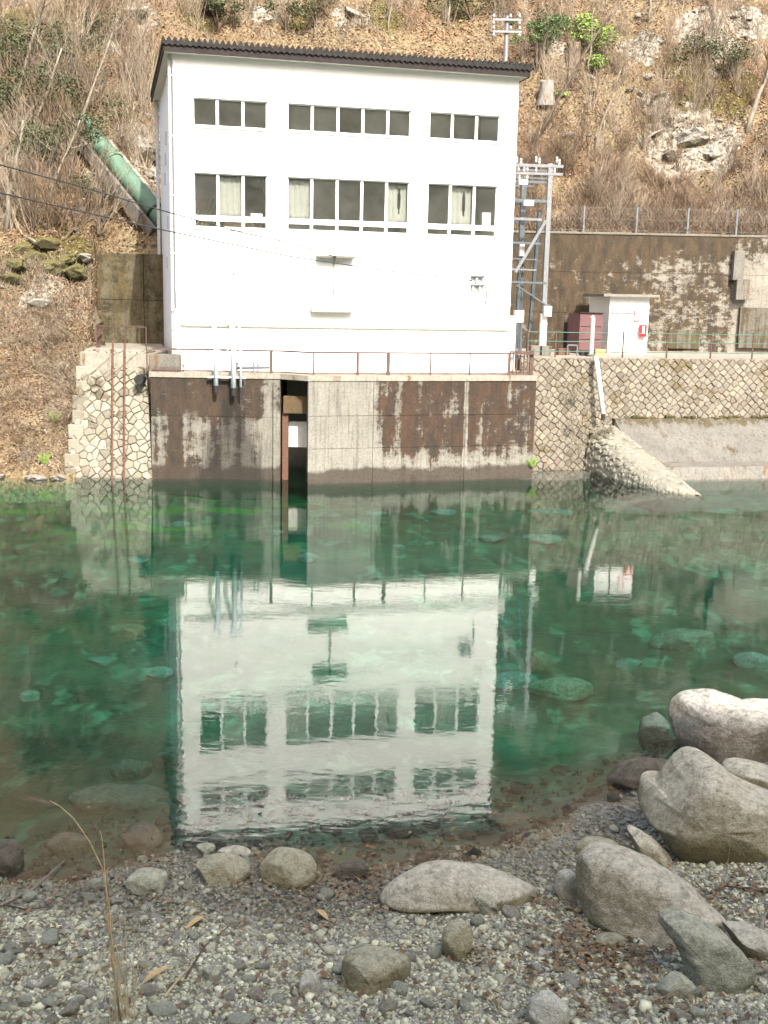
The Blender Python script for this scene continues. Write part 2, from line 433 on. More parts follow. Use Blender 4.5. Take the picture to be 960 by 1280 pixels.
def rock_mat(name, base, dark, lichen=(0.62, 0.60, 0.54), moss=None):
    t = NT(name)
    oc = t.n.new('ShaderNodeTexCoord').outputs['Object']
    a = t.noise(1.6, 7, 0.68, oc, 0.3)
    b = t.noise(11, 6, 0.75, oc)
    f = t.noise(60, 4, 0.7, oc)
    c = t.mix(t.ramp(a, [(0.36, 0.0), (0.62, 1.0)]), dark, base)
    c = t.mix(t.ramp(b, [(0.50, 0.0), (0.68, 0.6)]), c, lichen)
    c = t.mix(t.ramp(b, [(0.30, 0.75), (0.44, 0.0)]), c, [q * 0.45 for q in dark])
    c = t.mix(t.ramp(f, [(0.30, 0.45), (0.46, 0.0)]), c, [q * 0.35 for q in dark])
    v = t.n.new('ShaderNodeTexVoronoi'); v.feature = 'DISTANCE_TO_EDGE'
    w = t.n.new('ShaderNodeMix'); w.data_type = 'RGBA'; w.blend_type = 'ADD'; w.inputs[0].default_value = 0.6
    t.lk(oc, w.inputs[6]); nn = t.n.new('ShaderNodeTexNoise'); nn.inputs['Scale'].default_value = 1.5; nn.inputs['Detail'].default_value = 5; t.lk(oc, nn.inputs['Vector']); t.lk(nn.outputs['Color'], w.inputs[7])
    t.lk(w.outputs[2], v.inputs['Vector']); v.inputs['Scale'].default_value = 0.9
    crack = t.math('MULTIPLY', t.ramp(v.outputs['Distance'], [(0.0, 1.0), (0.008, 0.0)]), t.ramp(a, [(0.58, 0.0), (0.70, 0.6)]))
    c = t.mix(t.math('MULTIPLY', crack, 0.55), c, [q * 0.4 for q in dark])
    nzt = t.n.new('ShaderNodeSeparateXYZ'); t.lk(t.geo.outputs['Normal'], nzt.inputs[0])
    c = t.mix(t.math('MULTIPLY', t.rng(nzt.outputs[2], 0.35, 0.9), t.ramp(b, [(0.36, 0.2), (0.58, 0.85)])), c, [min(0.9, q * 1.15) for q in lichen])  # lichen tint whitens upward faces: soft top light put into the colour
    blot = t.noise(3.7, 7, 0.8, oc, 0.6)
    c = t.mix(t.ramp(blot, [(0.52, 0.0), (0.62, 0.45)]), c, [q * 0.6 for q in dark])
    vein = t.noise(1.0, 6, 0.7, t.map(oc, (1.2, 1.2, 7.0), rot=(R(25), R(35), 0)), 0.4)
    c = t.mix(t.ramp(vein, [(0.56, 0.0), (0.64, 0.5)]), c, [q * 0.55 for q in dark])
    c = t.mix(t.ramp(vein, [(0.30, 0.45), (0.40, 0.0)]), c, lichen)
    if moss:
        nz = t.n.new('ShaderNodeSeparateXYZ'); t.lk(t.geo.outputs['Normal'], nz.inputs[0])
        k = t.math('MULTIPLY', t.rng(t.math('ADD', nz.outputs[2], t.math('MULTIPLY', t.math('SUBTRACT', b, 0.5), 0.8)), -0.35, 0.68, 1.0, 0.0), t.ramp(a, [(0.3, 0.55), (0.6, 1.0)]))
        c = t.mix(t.math('MULTIPLY', k, 0.85), c, moss)  # side and under faces darker: olive staining plus painted shade
    h = t.math('ADD', t.math('MULTIPLY', a, 1.6), t.math('ADD', b, t.math('MULTIPLY', f, 0.35)))
    h = t.math('SUBTRACT', t.math('ADD', h, t.math('MULTIPLY', vein, 0.8)), t.math('MULTIPLY', crack, 0.5))
    c = t.mix(0.6, c, t.ramp(t.noise(38, 5, 0.8, oc), [(0.32, 0.55), (0.5, 1.0), (0.68, 1.3)]), 'MULTIPLY')
    return t.done(c, 0.85, t.bump(h, 1.0, 0.06), spec=0.3)

def bark_mat(name, c1, c2):
    t = NT(name)
    n = t.noise(2.0, 5, 0.7, t.map(t.pos, (6, 6, 1.5)))
    return t.done(t.mix(t.ramp(n, [(0.35, 0.0), (0.65, 1.0)]), c1, c2), 0.95, t.bump(n, 0.6, 0.02), spec=0.1)

M = {}
M['ground'] = ground_mat(); M['hill'] = hill_mat(); M['water'] = water_mat(); M['glass'] = glass_mat(); M['plaster'] = plaster_mat()
M['white'] = plain('white paint', (0.80, 0.80, 0.79), 0.5, var=0.05)
M['offwhite'] = plain('aged white paint', (0.495, 0.488, 0.458), 0.6, var=0.1, dirt=(0.3, 0.27, 0.225))
M['roof'] = plain('dark brown corrugated steel', (0.0060, 0.0048, 0.0042), 0.7, var=0.3, dirt=(0.010, 0.006, 0.005))
M['fascia'] = plain('dark maroon fascia', (0.0115, 0.0070, 0.0068), 0.7, var=0.3)
M['soffit'] = plain('cream soffit', (0.56, 0.528, 0.464), 0.8, var=0.06)
M['interior'] = plain('dim interior wall', (0.684, 0.684, 0.627), 0.9, var=0.2, scale=1.5)
M['interior_floor'] = plain('interior floor', (0.416, 0.39, 0.338), 0.8)
M['curtain'] = plain('pale curtain cloth', (0.385, 0.38, 0.359), 0.9, var=0.08)
M['card'] = plain('brown cardboard', (0.35, 0.238, 0.126), 0.9, var=0.12)
M['stair'] = plain('ochre painted stair', (0.252, 0.186, 0.078), 0.7)
M['rail'] = plain('rusty pink railing paint', (0.0882, 0.052, 0.046), 0.7, var=0.2, scale=10, dirt=(0.05, 0.021, 0.0112))
M['rust'] = plain('rusty steel', (0.1, 0.0521, 0.0343), 0.85, var=0.3, scale=12, dirt=(0.162, 0.104, 0.0833))
M['galv'] = plain('galvanised steel', (0.186, 0.197, 0.208), 0.45, 0.35, var=0.12, scale=8)
M['galvdark'] = plain('weathered galvanised steel', (0.0936, 0.112, 0.126), 0.5, 0.35, var=0.2, scale=8)
M['porcelain'] = plain('white porcelain', (0.382, 0.382, 0.382), 0.25, var=0.04)
M['black'] = plain('black rubber', (0.02, 0.02, 0.02), 0.6)
M['cable'] = plain('black cable sheath', (0.03, 0.03, 0.032), 0.6)
M['penstock'] = plain('green penstock paint', (0.0842, 0.152, 0.104), 0.5, var=0.15, scale=1.4, dirt=(0.124, 0.152, 0.118))
M['pipe'] = plain('pale blue white pipe paint', (0.525, 0.578, 0.63), 0.45, var=0.08)
M['bluegreen'] = plain('blue green cable cover', (0.0225, 0.117, 0.0855), 0.5)
M['maroon'] = plain('dull maroon paint', (0.119, 0.0594, 0.0616), 0.6, var=0.12, scale=3, dirt=(0.088, 0.044, 0.044))
M['red'] = plain('red enamel', (0.496, 0.024, 0.028), 0.4, var=0.1)
M['shedroof'] = plain('weathered slab roof', (0.182, 0.171, 0.147), 0.85, var=0.2)
M['greypaint'] = plain('grey paint', (0.42, 0.43, 0.43), 0.6, var=0.1)
M['conc'] = concrete('pale concrete', (0.172, 0.165, 0.145), 0.5, 0.15, waterband=False)
M['slab'] = concrete('cream slab', (0.292, 0.269, 0.224), 0.3, 0.05, waterband=False)  # cream concrete, its own tone
M['apron'] = concrete('apron concrete', (0.144, 0.138, 0.122), 0.45, 0.10, dark=(0.0432, 0.036, 0.0216), rust=(0.072, 0.054, 0.0216), waterband=False,
    extra=lambda t, n, x, y, z: t.math('ADD', n, t.rng(z, 1.55, 2.02, 0.0, 0.13)))
def left_fan(t, x, y, z):
    # dark wet run below the outfall pipes, wider towards the water
    f = t.math('SUBTRACT', t.math('ADD', 0.30, t.math('MULTIPLY', t.math('SUBTRACT', 3.5, z), 0.33)), t.math('ABSOLUTE', t.math('ADD', x, 5.55)))
    f = t.math('ADD', f, t.math('MULTIPLY', t.math('SUBTRACT', t.noise(1.0, 6, 0.65, t.map(t.pos, (3.5, 3.5, 0.35))), 0.5), 1.3))
    return t.math('MULTIPLY', t.math('MULTIPLY', t.rng(f, -0.05, 0.4), 0.85), t.rng(z, 3.2, 3.5, 1.0, 0.0))
def left_extra(t, n, x, y, z):
    # brown upper band plus the wet fan under the outfall pipes
    n = t.math('ADD', n, t.rng(z, 1.9, 2.8, 0.0, 0.13))
    edge = t.math('ABSOLUTE', t.math('ADD', x, 7.55))
    n = t.math('ADD', n, t.rng(edge, 0.15, 0.35, 0.16, 0.0))
    return t.math('SUBTRACT', n, t.rng(x, -4.7, -4.3, 0.0, 0.14))
M['quayL'] = concrete('stained quay concrete', (0.198, 0.188, 0.162), 0.6, 0.47, rust=(0.0426, 0.024, 0.013), dark=(0.0139, 0.011, 0.008), extra=left_extra, iso=0.5, fan=left_fan)
def right_extra(t, n, x, y, z):
    n = t.math('ADD', n, t.rng(t.math('ADD', x, t.math('MULTIPLY', t.noise(1.2, 4, 0.6), 1.2)), -0.35, 0.35, -0.26, 0.075))
    n = t.math('ADD', n, t.rng(z, 0.6, 1.4, -0.14, 0.0))
    return t.math('SUBTRACT', n, t.rng(t.math('ABSOLUTE', t.math('SUBTRACT', x, 2.95)), 0.05, 0.12, 0.16, 0.0))
M['quayR'] = concrete('stained quay concrete right', (0.225, 0.218, 0.188), 0.6, 0.55, extra=right_extra, iso=0.46, rust=(0.0489, 0.022, 0.01), dark=(0.0157, 0.011, 0.007), seed=3.0)
def retR_extra(t, n, x, y, z):
    n = t.math('ADD', n, t.rng(x, 11.0, 13.0, 0.06, 0.0))
    n = t.math('ADD', n, t.rng(z, 8.4, 9.2, 0.0, 0.12))
    return t.math('SUBTRACT', n, t.rng(x, 16.0, 16.4, 0.0, 0.12))
M['retR'] = concrete('mossy retaining concrete', (0.25, 0.235, 0.2), 0.4, 0.64, 0.72, rust=(0.052, 0.033, 0.014), dark=(0.016, 0.010, 0.0045), waterband=False, extra=retR_extra, seed=9.0)
M['retL'] = concrete('old olive retaining concrete', (0.13, 0.115, 0.078), 0.4, 0.62, 0.6, rust=(0.085, 0.066, 0.028), dark=(0.024, 0.021, 0.010), waterband=False, seed=5.0)
M['pierstone'] = stone_mat('pale pier stone', [(0.161, 0.145, 0.115), (0.237, 0.218, 0.176), (0.269, 0.252, 0.21), (0.191, 0.172, 0.127)], (0.0497, 0.0345, 0.0115), 0.35)  # warm pale tones of the stone itself
M['wallstone'] = stone_mat('grey brown wall stone', [(0.103, 0.0876, 0.0681), (0.178, 0.158, 0.123), (0.137, 0.125, 0.104), (0.205, 0.185, 0.142), (0.116, 0.0949, 0.0777)], (0.0747, 0.0542, 0.0194), 0.30)
M['mortar'] = plain('dark joint mortar', (0.075, 0.06, 0.038), 0.95, var=0.3, scale=5)
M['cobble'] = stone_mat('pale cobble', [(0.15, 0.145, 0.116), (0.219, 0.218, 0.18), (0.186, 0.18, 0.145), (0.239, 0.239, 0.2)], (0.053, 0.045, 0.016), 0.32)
M['boulder'] = rock_mat('weathered boulder', (0.473, 0.448, 0.329), (0.265, 0.238, 0.153), (0.625, 0.611, 0.491), (0.189, 0.163, 0.0719))
M['boulderpale'] = rock_mat('pale boulder', (0.437, 0.418, 0.349), (0.212, 0.187, 0.143), (0.551, 0.547, 0.479), (0.106, 0.0904, 0.0581))
M['bouldergrey'] = rock_mat('blue grey boulder', (0.363, 0.382, 0.285), (0.222, 0.234, 0.167), (0.505, 0.518, 0.393))
M['bouldertan'] = rock_mat('tan boulder', (0.369, 0.343, 0.208), (0.201, 0.18, 0.0994), (0.453, 0.451, 0.332))
M['boulderwet'] = rock_mat('wet silted boulder', (0.112, 0.0976, 0.0698), (0.0511, 0.0441, 0.0279), (0.158, 0.144, 0.112))
M['sunk'] = rock_mat('pale sunken stone', (0.112, 0.115, 0.103), (0.072, 0.075, 0.0624), (0.128, 0.13, 0.122))
M['hillrock'] = rock_mat('hillside rock', (0.268, 0.254, 0.223), (0.107, 0.0936, 0.0714), (0.33, 0.317, 0.29), (0.058, 0.0536, 0.0223))
M['mossrock'] = rock_mat('mossy rock', (0.143, 0.122, 0.0588), (0.042, 0.0378, 0.0147), (0.151, 0.139, 0.0462), (0.0336, 0.0315, 0.0105))
M['pebble'] = scatter_mat('river pebbles', [(0.206, 0.215, 0.159), (0.381, 0.398, 0.296), (0.508, 0.531, 0.392), (0.601, 0.606, 0.419), (0.285, 0.305, 0.233), (0.824, 0.848, 0.632), (0.413, 0.395, 0.247), (0.35, 0.374, 0.282)], 0.8, 40, wet=True)
M['riverstone'] = rock_mat('river stone', (0.49, 0.525, 0.41), (0.309, 0.328, 0.252), (0.645, 0.683, 0.529))
M['riverstone2'] = rock_mat('brown river stone', (0.439, 0.413, 0.312), (0.255, 0.231, 0.161), (0.579, 0.56, 0.439))
M['riverstone3'] = rock_mat('white river stone', (0.507, 0.507, 0.417), (0.323, 0.32, 0.255), (0.599, 0.601, 0.503))
M['leaf'] = scatter_mat('fallen leaves', [(0.0808, 0.0543, 0.0277), (0.186, 0.124, 0.0593), (0.138, 0.0988, 0.0543), (0.242, 0.178, 0.0988), (0.0888, 0.0692, 0.0395), (0.194, 0.104, 0.0494), (0.178, 0.144, 0.084)], 0.7)
M['litter'] = scatter_mat('hillside leaf litter', [(0.124, 0.0662, 0.0337), (0.215, 0.145, 0.0881), (0.165, 0.106, 0.0622), (0.273, 0.221, 0.171), (0.0989, 0.0574, 0.0363), (0.239, 0.159, 0.0881)], 0.8)
M['drygrass'] = scatter_mat('dry grass blades', [(0.172, 0.133, 0.0864), (0.249, 0.212, 0.151), (0.206, 0.175, 0.13), (0.284, 0.258, 0.205), (0.138, 0.101, 0.0648)], 0.8)
M['reed'] = scatter_mat('dry brown thicket', [(0.146, 0.092, 0.0594), (0.224, 0.166, 0.113), (0.189, 0.129, 0.0864), (0.258, 0.212, 0.157), (0.103, 0.0644, 0.0432)], 0.8)
M['twig'] = bark_mat('pale twig bark', (0.165, 0.132, 0.0935), (0.308, 0.264, 0.204))
M['twigdark'] = bark_mat('brown twig bark', (0.088, 0.0605, 0.0413), (0.187, 0.138, 0.0935))
M['barkdark'] = bark_mat('dark bark', (0.05, 0.04, 0.03), (0.17, 0.13, 0.10))
M['barkpale'] = bark_mat('pale bark', (0.162, 0.14, 0.108), (0.27, 0.243, 0.198))
M['stump'] = bark_mat('weathered stump wood', (0.144, 0.126, 0.108), (0.288, 0.27, 0.246))
M['evergreen'] = scatter_mat('evergreen needles', [(0.0315, 0.042, 0.0175), (0.063, 0.077, 0.0315), (0.0455, 0.0595, 0.0245), (0.091, 0.098, 0.049)], 0.6)
M['freshleaf'] = scatter_mat('fresh green leaves', [(0.12, 0.195, 0.0375), (0.195, 0.285, 0.06), (0.15, 0.225, 0.045)], 0.5)
M['pine'] = scatter_mat('pine needles', [(0.06, 0.10, 0.035), (0.11, 0.16, 0.06), (0.08, 0.13, 0.04)], 0.6)
M['straw'] = plain('straw stalk', (0.50, 0.40, 0.22), 0.8, var=0.25, scale=12)
M['driftwood'] = bark_mat('driftwood', (0.13, 0.11, 0.08), (0.32, 0.28, 0.22))
M['lintel'] = plain('ochre stained beam', (0.085, 0.058, 0.03), 0.9, var=0.3, dirt=(0.03, 0.022, 0.012))
M['mortarpale'] = plain('brown joint earth', (0.15, 0.12, 0.075), 0.95, var=0.35, scale=3, dirt=(0.05, 0.035, 0.015))
M['fixture'] = plain('weathered grey fitting', (0.14, 0.13, 0.115), 0.7, var=0.2)
M['fixture2'] = plain('beige fitting', (0.30, 0.285, 0.25), 0.7, var=0.12)
M['meshwire'] = plain('dull fence wire', (0.10, 0.10, 0.095), 0.6)
M['sign'] = plain('white sign face', (0.78, 0.77, 0.75), 0.5, var=0.04)

# ------------------------------------------------------------------ terrain height fields
def shore_y(X):
    return np.interp(X, [-40, -6, -3.6, -2.2, 0, 1.4, 2.4, 3.4, 4.6, 7, 40], [10.8, 11.0, 11.6, 12.2, 12.0, 12.5, 13.0, 13.6, 15.0, 16.5, 17])
def G(X, Y):
    """near bank, river bed and the slope the photographer stands on"""
    X, Y = np.broadcast_arrays(np.asarray(X, float), np.asarray(Y, float))
    sy = shore_y(X) + 0.5 * fbm(X * 0.5, Y * 0.2, 0, 21, 3)
    d = sy - Y                                             # > 0 on dry land
    dry = np.where(d > 0, 0.125 * d + 0.0, 0)
    steep = np.maximum(0, 6.8 - Y)
    dry = dry + 0.06 * np.minimum(steep, 7.0)**2 * (steep < 7.0) + (steep >= 7) * (0.06 * 49 + 0.84 * (steep - 7))
    w = np.maximum(0, -d)
    depth = -(0.24 * np.minimum(w, 2) + 0.72 * sstep(1.2, 7, w)) + 0.50 * sstep(8, 19, w) + 0.30 * sstep(3.5, 8, X) * sstep(1.2, 6, w) * (1 - sstep(14, 22, w))
    z = dry + depth
    z = z + 0.05 * fbm(X * 1.1, Y * 1.1, 0, 3, 4) * sstep(-12, 2, Y) + 0.12 * fbm(X * 0.35, Y * 0.35, 0, 9, 3) * (w > 0) * sstep(0, 4, w)
    # unseen valley side behind the photographer, crest shaped to shade the near bank
    back = np.maximum(0, 1.0 - Y)
    crest = 21.8 + 1.2 * fbm(X * 0.15, X * 0.02, 0, 44, 3) - 0.24 * np.clip(X - 6, 0, 30)
    rise = 1.46 * np.minimum(back, crest) - 0.5 * np.maximum(0, back - crest)
    z = z + np.where(back > 0, rise - 0.84 * back * (back > 0), 0) + 0.8 * fbm(X * 0.2, Y * 0.2, 0, 31, 4) * sstep(1, 10, back)
    return z

def wall_line(X): return np.interp(X, [-14, -5, 1, 40], [50.3, 50.5, 54.2, 54.2])
def wall_top(X): return np.interp(X, [-14, -5, 1, 40], [8.25, 8.3, 9.7, 9.7])
def Hh(X, Y):
    X, Y = np.broadcast_arrays(np.asarray(X, float), np.asarray(Y, float))
    n1 = fbm(X * 0.13, Y * 0.13, 0, 1, 3); n2 = fbm(X * 0.55, Y * 0.55, 0, 2, 4); n3 = fbm(X * 2.0, Y * 2.0, 0, 5, 3)
    v = Y - 39.5
    bank = 0.80 * v + 0.9 * sstep(0, 2, v) + np.minimum(1, np.maximum(v, 0) / 4) * (0.7 * n2 + 0.5 * n1) + 0.12 * n3
    bank = np.where(v < 0, v * 0.9, bank)
    Yw, zt = wall_line(X), wall_top(X)
    u = Y - Yw
    hill = zt + 0.88 * u + 0.07 * np.maximum(0, u - 30) + np.clip(u / 3, 0, 1) * (1.5 * n1 + 0.75 * n2) + 0.14 * n3 * np.clip(u, 0, 1)
    plat = np.where(Y > 49.9, 3.2, -4.2) + 0 * X
    side = np.where(u < -0.05, plat, hill)
    xe = -11.15 - np.clip(Y - 41.0, 0, 9.5) * 0.19
    k = sstep(0.0, 0.45, X - xe)
    kk = np.where(Y > 51, sstep(-14.5, -9.0, X), k)
    left = np.where(Y > 50.3, np.minimum(bank, hill + 2.2 * sstep(-9, -15, X)) * 1.0, bank)
    return left * (1 - kk) + side * kk

def grid(xs, ys, fn):
    X, Y = np.meshgrid(xs, ys)
    Z = fn(X, Y)
    V = np.stack([X, Y, Z], -1).reshape(-1, 3)
    nx, ny = len(xs), len(ys)
    i = np.arange(nx * ny).reshape(ny, nx)
    Fc = np.stack([i[:-1, :-1], i[:-1, 1:], i[1:, 1:], i[1:, :-1]], -1).reshape(-1, 4)
    return V, Fc
def spaced(a, lo, hi, b, fine, coarse):
    return np.concatenate([np.arange(a, lo, coarse), np.arange(lo, hi, fine), np.arange(hi, b + coarse, coarse)])

V, Fc = grid(spaced(-90, -8, 9, 90, 0.12, 2.0), spaced(-90, 7.0, 17.5, 17.6, 0.10, 1.5), G)
V2, Fc2 = grid(spaced(-90, -17, 19, 90, 0.35, 2.0), np.concatenate([np.arange(17.6, 40, 0.35), [44, 48, 52]]), lambda X, Y: G(X, Y))
# one sheet: near rows and far rows joined in a single mesh
ground = np_mesh('ground', np.concatenate([V, V2]), np.concatenate([Fc, Fc2 + len(V)]), M['ground'], True)
tag(ground, kind='structure')

xs = spaced(-95, -20, 23, 95, 0.17, 2.5)
ys = np.concatenate([np.arange(38.0, 76, 0.17), np.arange(76, 190, 2.0)])
Vh, Fh = grid(xs, ys, Hh)
def near_px(pts, V):
    """how close terrain points lie to marked places (x, y, z, radius)"""
    m = np.zeros(len(V))
    for x, y, z, r in pts:
        d = np.sqrt((V[:, 0] - x)**2 + (V[:, 1] - y)**2 + (V[:, 2] - z)**2)
        m = np.maximum(m, 1 - np.clip(d / r, 0, 1)**2)
    return m
def hill_pt(px, py, ymin=40.0, ymax=120):
    d = ray(px, py)
    Y = np.arange(ymin, ymax, 0.05); t = Y / d.y
    X = d.x * t; Z = HC + d.z * t
    hit = np.nonzero(Hh(X, Y) >= Z)[0]
    i = hit[0] if len(hit) else -1
    return Vector((X[i], Y[i], float(Hh(X[i], Y[i]))))
def g_pt(px, py):
    d = ray(px, py)
    Y = np.arange(6.0, 40, 0.02); t = Y / d.y
    X = d.x * t; Z = HC + d.z * t
    hit = np.nonzero(G(X, Y) >= Z)[0]
    i = hit[0] if len(hit) else -1
    return Vector((X[i], Y[i], float(G(X[i], Y[i]))))
rk = [(*hill_pt(px, py), r) for px, py, r in [(865, 178, 3.6), (835, 198, 2.8), (880, 205, 2.4), (890, 40, 3.0), (930, 30, 2.5), (800, 60, 1.8), (170, 175, 1.5), (185, 210, 1.5), (165, 30, 2.2), (150, 60, 1.5),
    (440, 25, 1.6), (330, 20, 1.2), (100, 262, 1.6), (120, 235, 1.2), (20, 190, 1.4), (930, 270, 1.6), (900, 255, 1.2), (60, 355, 1.0), (40, 380, 0.8), (690, 60, 1.0), (820, 130, 1.4), (700, 30, 1.2)]]
ms = [(*hill_pt(px, py), r) for px, py, r in [(900, 110, 3.0), (870, 80, 2.2), (840, 140, 2.0), (190, 80, 2.0), (250, 20, 2.0), (560, 15, 2.5), (480, 20, 2.0), (60, 310, 1.8), (90, 325, 1.5), (20, 330, 1.5), (30, 40, 3), (80, 130, 2.5), (70, 290, 1.5), (380, 20, 1.5)]]
hs = np_mesh('hillside', Vh, Fh, M['hill'], True, attrs={'rock': near_px(rk, Vh), 'moss': near_px(ms, Vh)})
tag(hs, kind='structure')

w = MB().prism([(-85, 6.0), (85, 6.0), (85, 47), (-85, 47)], -3.5, 0.0).build('water', M['water'])
tag(w, kind='structure')

# ------------------------------------------------------------------ masonry helper: Voronoi stones in a plane
def clip(poly, a, b, c):
    """keep the side a*x + b*y <= c"""
    out = []
    for i, p in enumerate(poly):
        q = poly[(i + 1) % len(poly)]
        dp, dq = a * p[0] + b * p[1] - c, a * q[0] + b * q[1] - c
        if dp <= 0: out.append(p)
        if (dp < 0 < dq) or (dq < 0 < dp):
            t = dp / (dp - dq); out.append((p[0] + (q[0] - p[0]) * t, p[1] + (q[1] - p[1]) * t))
    return out
def inset(poly, d):
    n = len(poly); r = poly
    cx, cy = sum(p[0] for p in poly) / n, sum(p[1] for p in poly) / n
    for i in range(n):
        p, q = poly[i], poly[(i + 1) % n]
        ex, ey = q[0] - p[0], q[1] - p[1]; L = math.hypot(ex, ey)
        if L < 1e-6: continue
        nx, ny = ey / L, -ex / L
        if (cx - p[0]) * nx + (cy - p[1]) * ny > 0: nx, ny = -nx, -ny
        r = clip(r, nx, ny, nx * p[0] + ny * p[1] - d)
        if len(r) < 3: return []
    return r
def stones(region, pitch, ang, jit, seed, asp=1.0, off=0.12):
    rd = random.Random(seed)
    x0, x1 = min(p[0] for p in region), max(p[0] for p in region)
    y0, y1 = min(p[1] for p in region), max(p[1] for p in region)
    cx, cy, Rr = (x0 + x1) / 2, (y0 + y1) / 2, math.hypot(x1 - x0, y1 - y0) / 2 + pitch
    n = int(Rr / pitch * max(asp, 1)) + 2
    pts = []
    for i in range(-n, n + 1):
        for j in range(-n, n + 1):
            a, b = (i + (j % 2) * off) * pitch * asp, j * pitch / asp
            a += rd.uniform(-jit, jit) * pitch; b += rd.uniform(-jit, jit) * pitch
            x, y = cx + a * math.cos(ang) - b * math.sin(ang), cy + a * math.sin(ang) + b * math.cos(ang)
            if x0 - pitch < x < x1 + pitch and y0 - pitch < y < y1 + pitch: pts.append((x, y))
    cells = []
    for i, p in enumerate(pts):
        poly = list(region)
        for j, q in enumerate(pts):
            if i == j or abs(q[0] - p[0]) > 2.5 * pitch or abs(q[1] - p[1]) > 2.5 * pitch: continue
            a, b = q[0] - p[0], q[1] - p[1]
            poly = clip(poly, a, b, (q[0]**2 + q[1]**2 - p[0]**2 - p[1]**2) / 2)
            if len(poly) < 3: break
        if len(poly) >= 3:
            area = abs(sum(poly[k][0] * poly[(k + 1) % len(poly)][1] - poly[(k + 1) % len(poly)][0] * poly[k][1] for k in range(len(poly)))) / 2
            if area > pitch * pitch * 0.06: cells.append(poly)
    return cells
def lay_stones(cells, O, U, Vv, N, gap, proud, mat, root, rd, name='stone', limit=300):
    rest = MB(); n = 0
    order = sorted(cells, key=lambda c: -len(c) * 0 - abs(sum(c[k][0] * c[(k + 1) % len(c)][1] - c[(k + 1) % len(c)][0] * c[k][1] for k in range(len(c)))))
    for c in order:
        a = inset(c, gap)
        if len(a) < 3: continue
        b = inset(a, gap * 1.5) or a
        # merge tiny edges
        h = proud * rd.uniform(0.5, 1.25)
        mx, my = sum(p[0] for p in a) / len(a), sum(p[1] for p in a) / len(a)
        W3 = lambda p, d: O + U * p[0] + Vv * p[1] + N * d
        m = MB()
        k = len(a)
        vs = [W3(p, -0.06) for p in a] + [W3(p, h * 0.55) for p in a]
        tx, ty = rd.uniform(-0.10, 0.10), rd.uniform(-0.10, 0.10)
        inn = [((p[0] - mx) * 0.80 + mx, (p[1] - my) * 0.80 + my) for p in a]
        vs += [W3(p, h + (p[0] - mx) * tx + (p[1] - my) * ty + rd.uniform(-0.006, 0.006)) for p in inn]
        vs += [W3((mx, my), h * 1.12)]
        fs = []
        for r in range(2):
            fs += [(r * k + i, r * k + (i + 1) % k, (r + 1) * k + (i + 1) % k, (r + 1) * k + i) for i in range(k)]
        fs += [(2 * k + i, 2 * k + (i + 1) % k, 3 * k) for i in range(k)]
        if n < limit:
            m.add(vs, fs); m.build(name, mat, root); n += 1
        else: rest.add(vs, fs)
    if rest.v: tag(rest.build(name + '_facing', mat, root), kind='stuff')

# ------------------------------------------------------------------ quay, platform, slot
QL0, QL1 = Vector((-8.42, 40.04, 0)), Vector((-3.80, 40.25, 0))
QR0, QR1 = Vector((-2.75, 39.50, 0)), Vector((5.60, 42.04, 0))
def panels(root, P0, P1, us, zs, mat, thick=0.16, gap=0.006):
    d = (P1 - P0); L = d.length; d = d / L; nrm = Vector((d.y, -d.x, 0))
    rz = math.atan2(d.y, d.x)
    for i in range(len(us) - 1):
        for j in range(len(zs) - 1):
            u0, u1, z0, z1 = us[i] * L + gap, us[i + 1] * L - gap, zs[j] + gap, zs[j + 1] - gap
            proud = random.uniform(0, 0.012)
            c = P0 + d * (u0 + u1) / 2 - nrm * (thick / 2 - proud) + Vector((0, 0, (z0 + z1) / 2))
            MB().box(c, (u1 - u0, thick, z1 - z0), rz, 0.008).build('concrete_panel', mat, root)
    return d, nrm, L
ql = empty('quay_wall', QL0, 'stained concrete quay wall left of the gate slot with a dark wet fan', 'wall')
d, nrm, L = panels(ql, QL0, QL1, [0, 1], [-2.2, 2.28, 3.66], M['quayL'])
MB().prism([(QL0 - nrm * 0.15).to_2d(), (QL1 - nrm * 0.15).to_2d(), (QL1 - nrm * 0.9).to_2d(), (QL0 - nrm * 0.9).to_2d()], -2.2, 3.65).build('wall_core', M['quayL'], ql)
MB().box((-3.93, 40.20, 0.75), (0.24, 0.16, 5.6), 0.045, 0.02).build('edge_rib', M['quayL'], ql)
qr = empty('quay_wall', QR0, 'concrete quay wall right of the gate slot, pale at one end and rust brown beyond', 'wall')
d, nrm, L = panels(qr, QR0, QR1, [0, 0.275, 0.68, 1], [-2.2, 1.25, 2.42, 3.66], M['quayR'])
MB().prism([(QR0 - nrm * 0.15).to_2d(), (QR1 - nrm * 0.15).to_2d(), (QR1 + Vector((0.1, 2.4, 0))).to_2d(), (QR0 + Vector((0, 3.2, 0))).to_2d()], -2.2, 3.65).build('wall_core', M['quayR'], qr)

gt = empty('sluice_gate', (-3.3, 40.6, 0), 'dark gate slot with a rusty lintel beam between the two quay walls', 'sluice gate')
MB().box((-3.22, 40.42, 2.74), (0.96, 0.30, 0.62), 0.0, 0.02).build('lintel', M['lintel'], gt)
MB().box((-3.64, 40.50, 1.2), (0.22, 0.20, 2.44), 0.0, 0.02).build('guide_post', M['rust'], gt)
MB().box((-3.2, 40.86, 1.62), (0.9, 0.12, 0.95), 0.0, 0.01).build('lit_patch_board', M['offwhite'], gt)  # pale board added in place of the sunlit concrete inside the slot
MB().box((-3.3, 43.2, 1.0), (1.4, 0.2, 6.0)).build('back_wall', M['interior_floor'], gt)
MB().box((-3.95, 41.8, 0.8), (0.25, 2.6, 5.6)).build('side_wall', M['quayL'], gt)

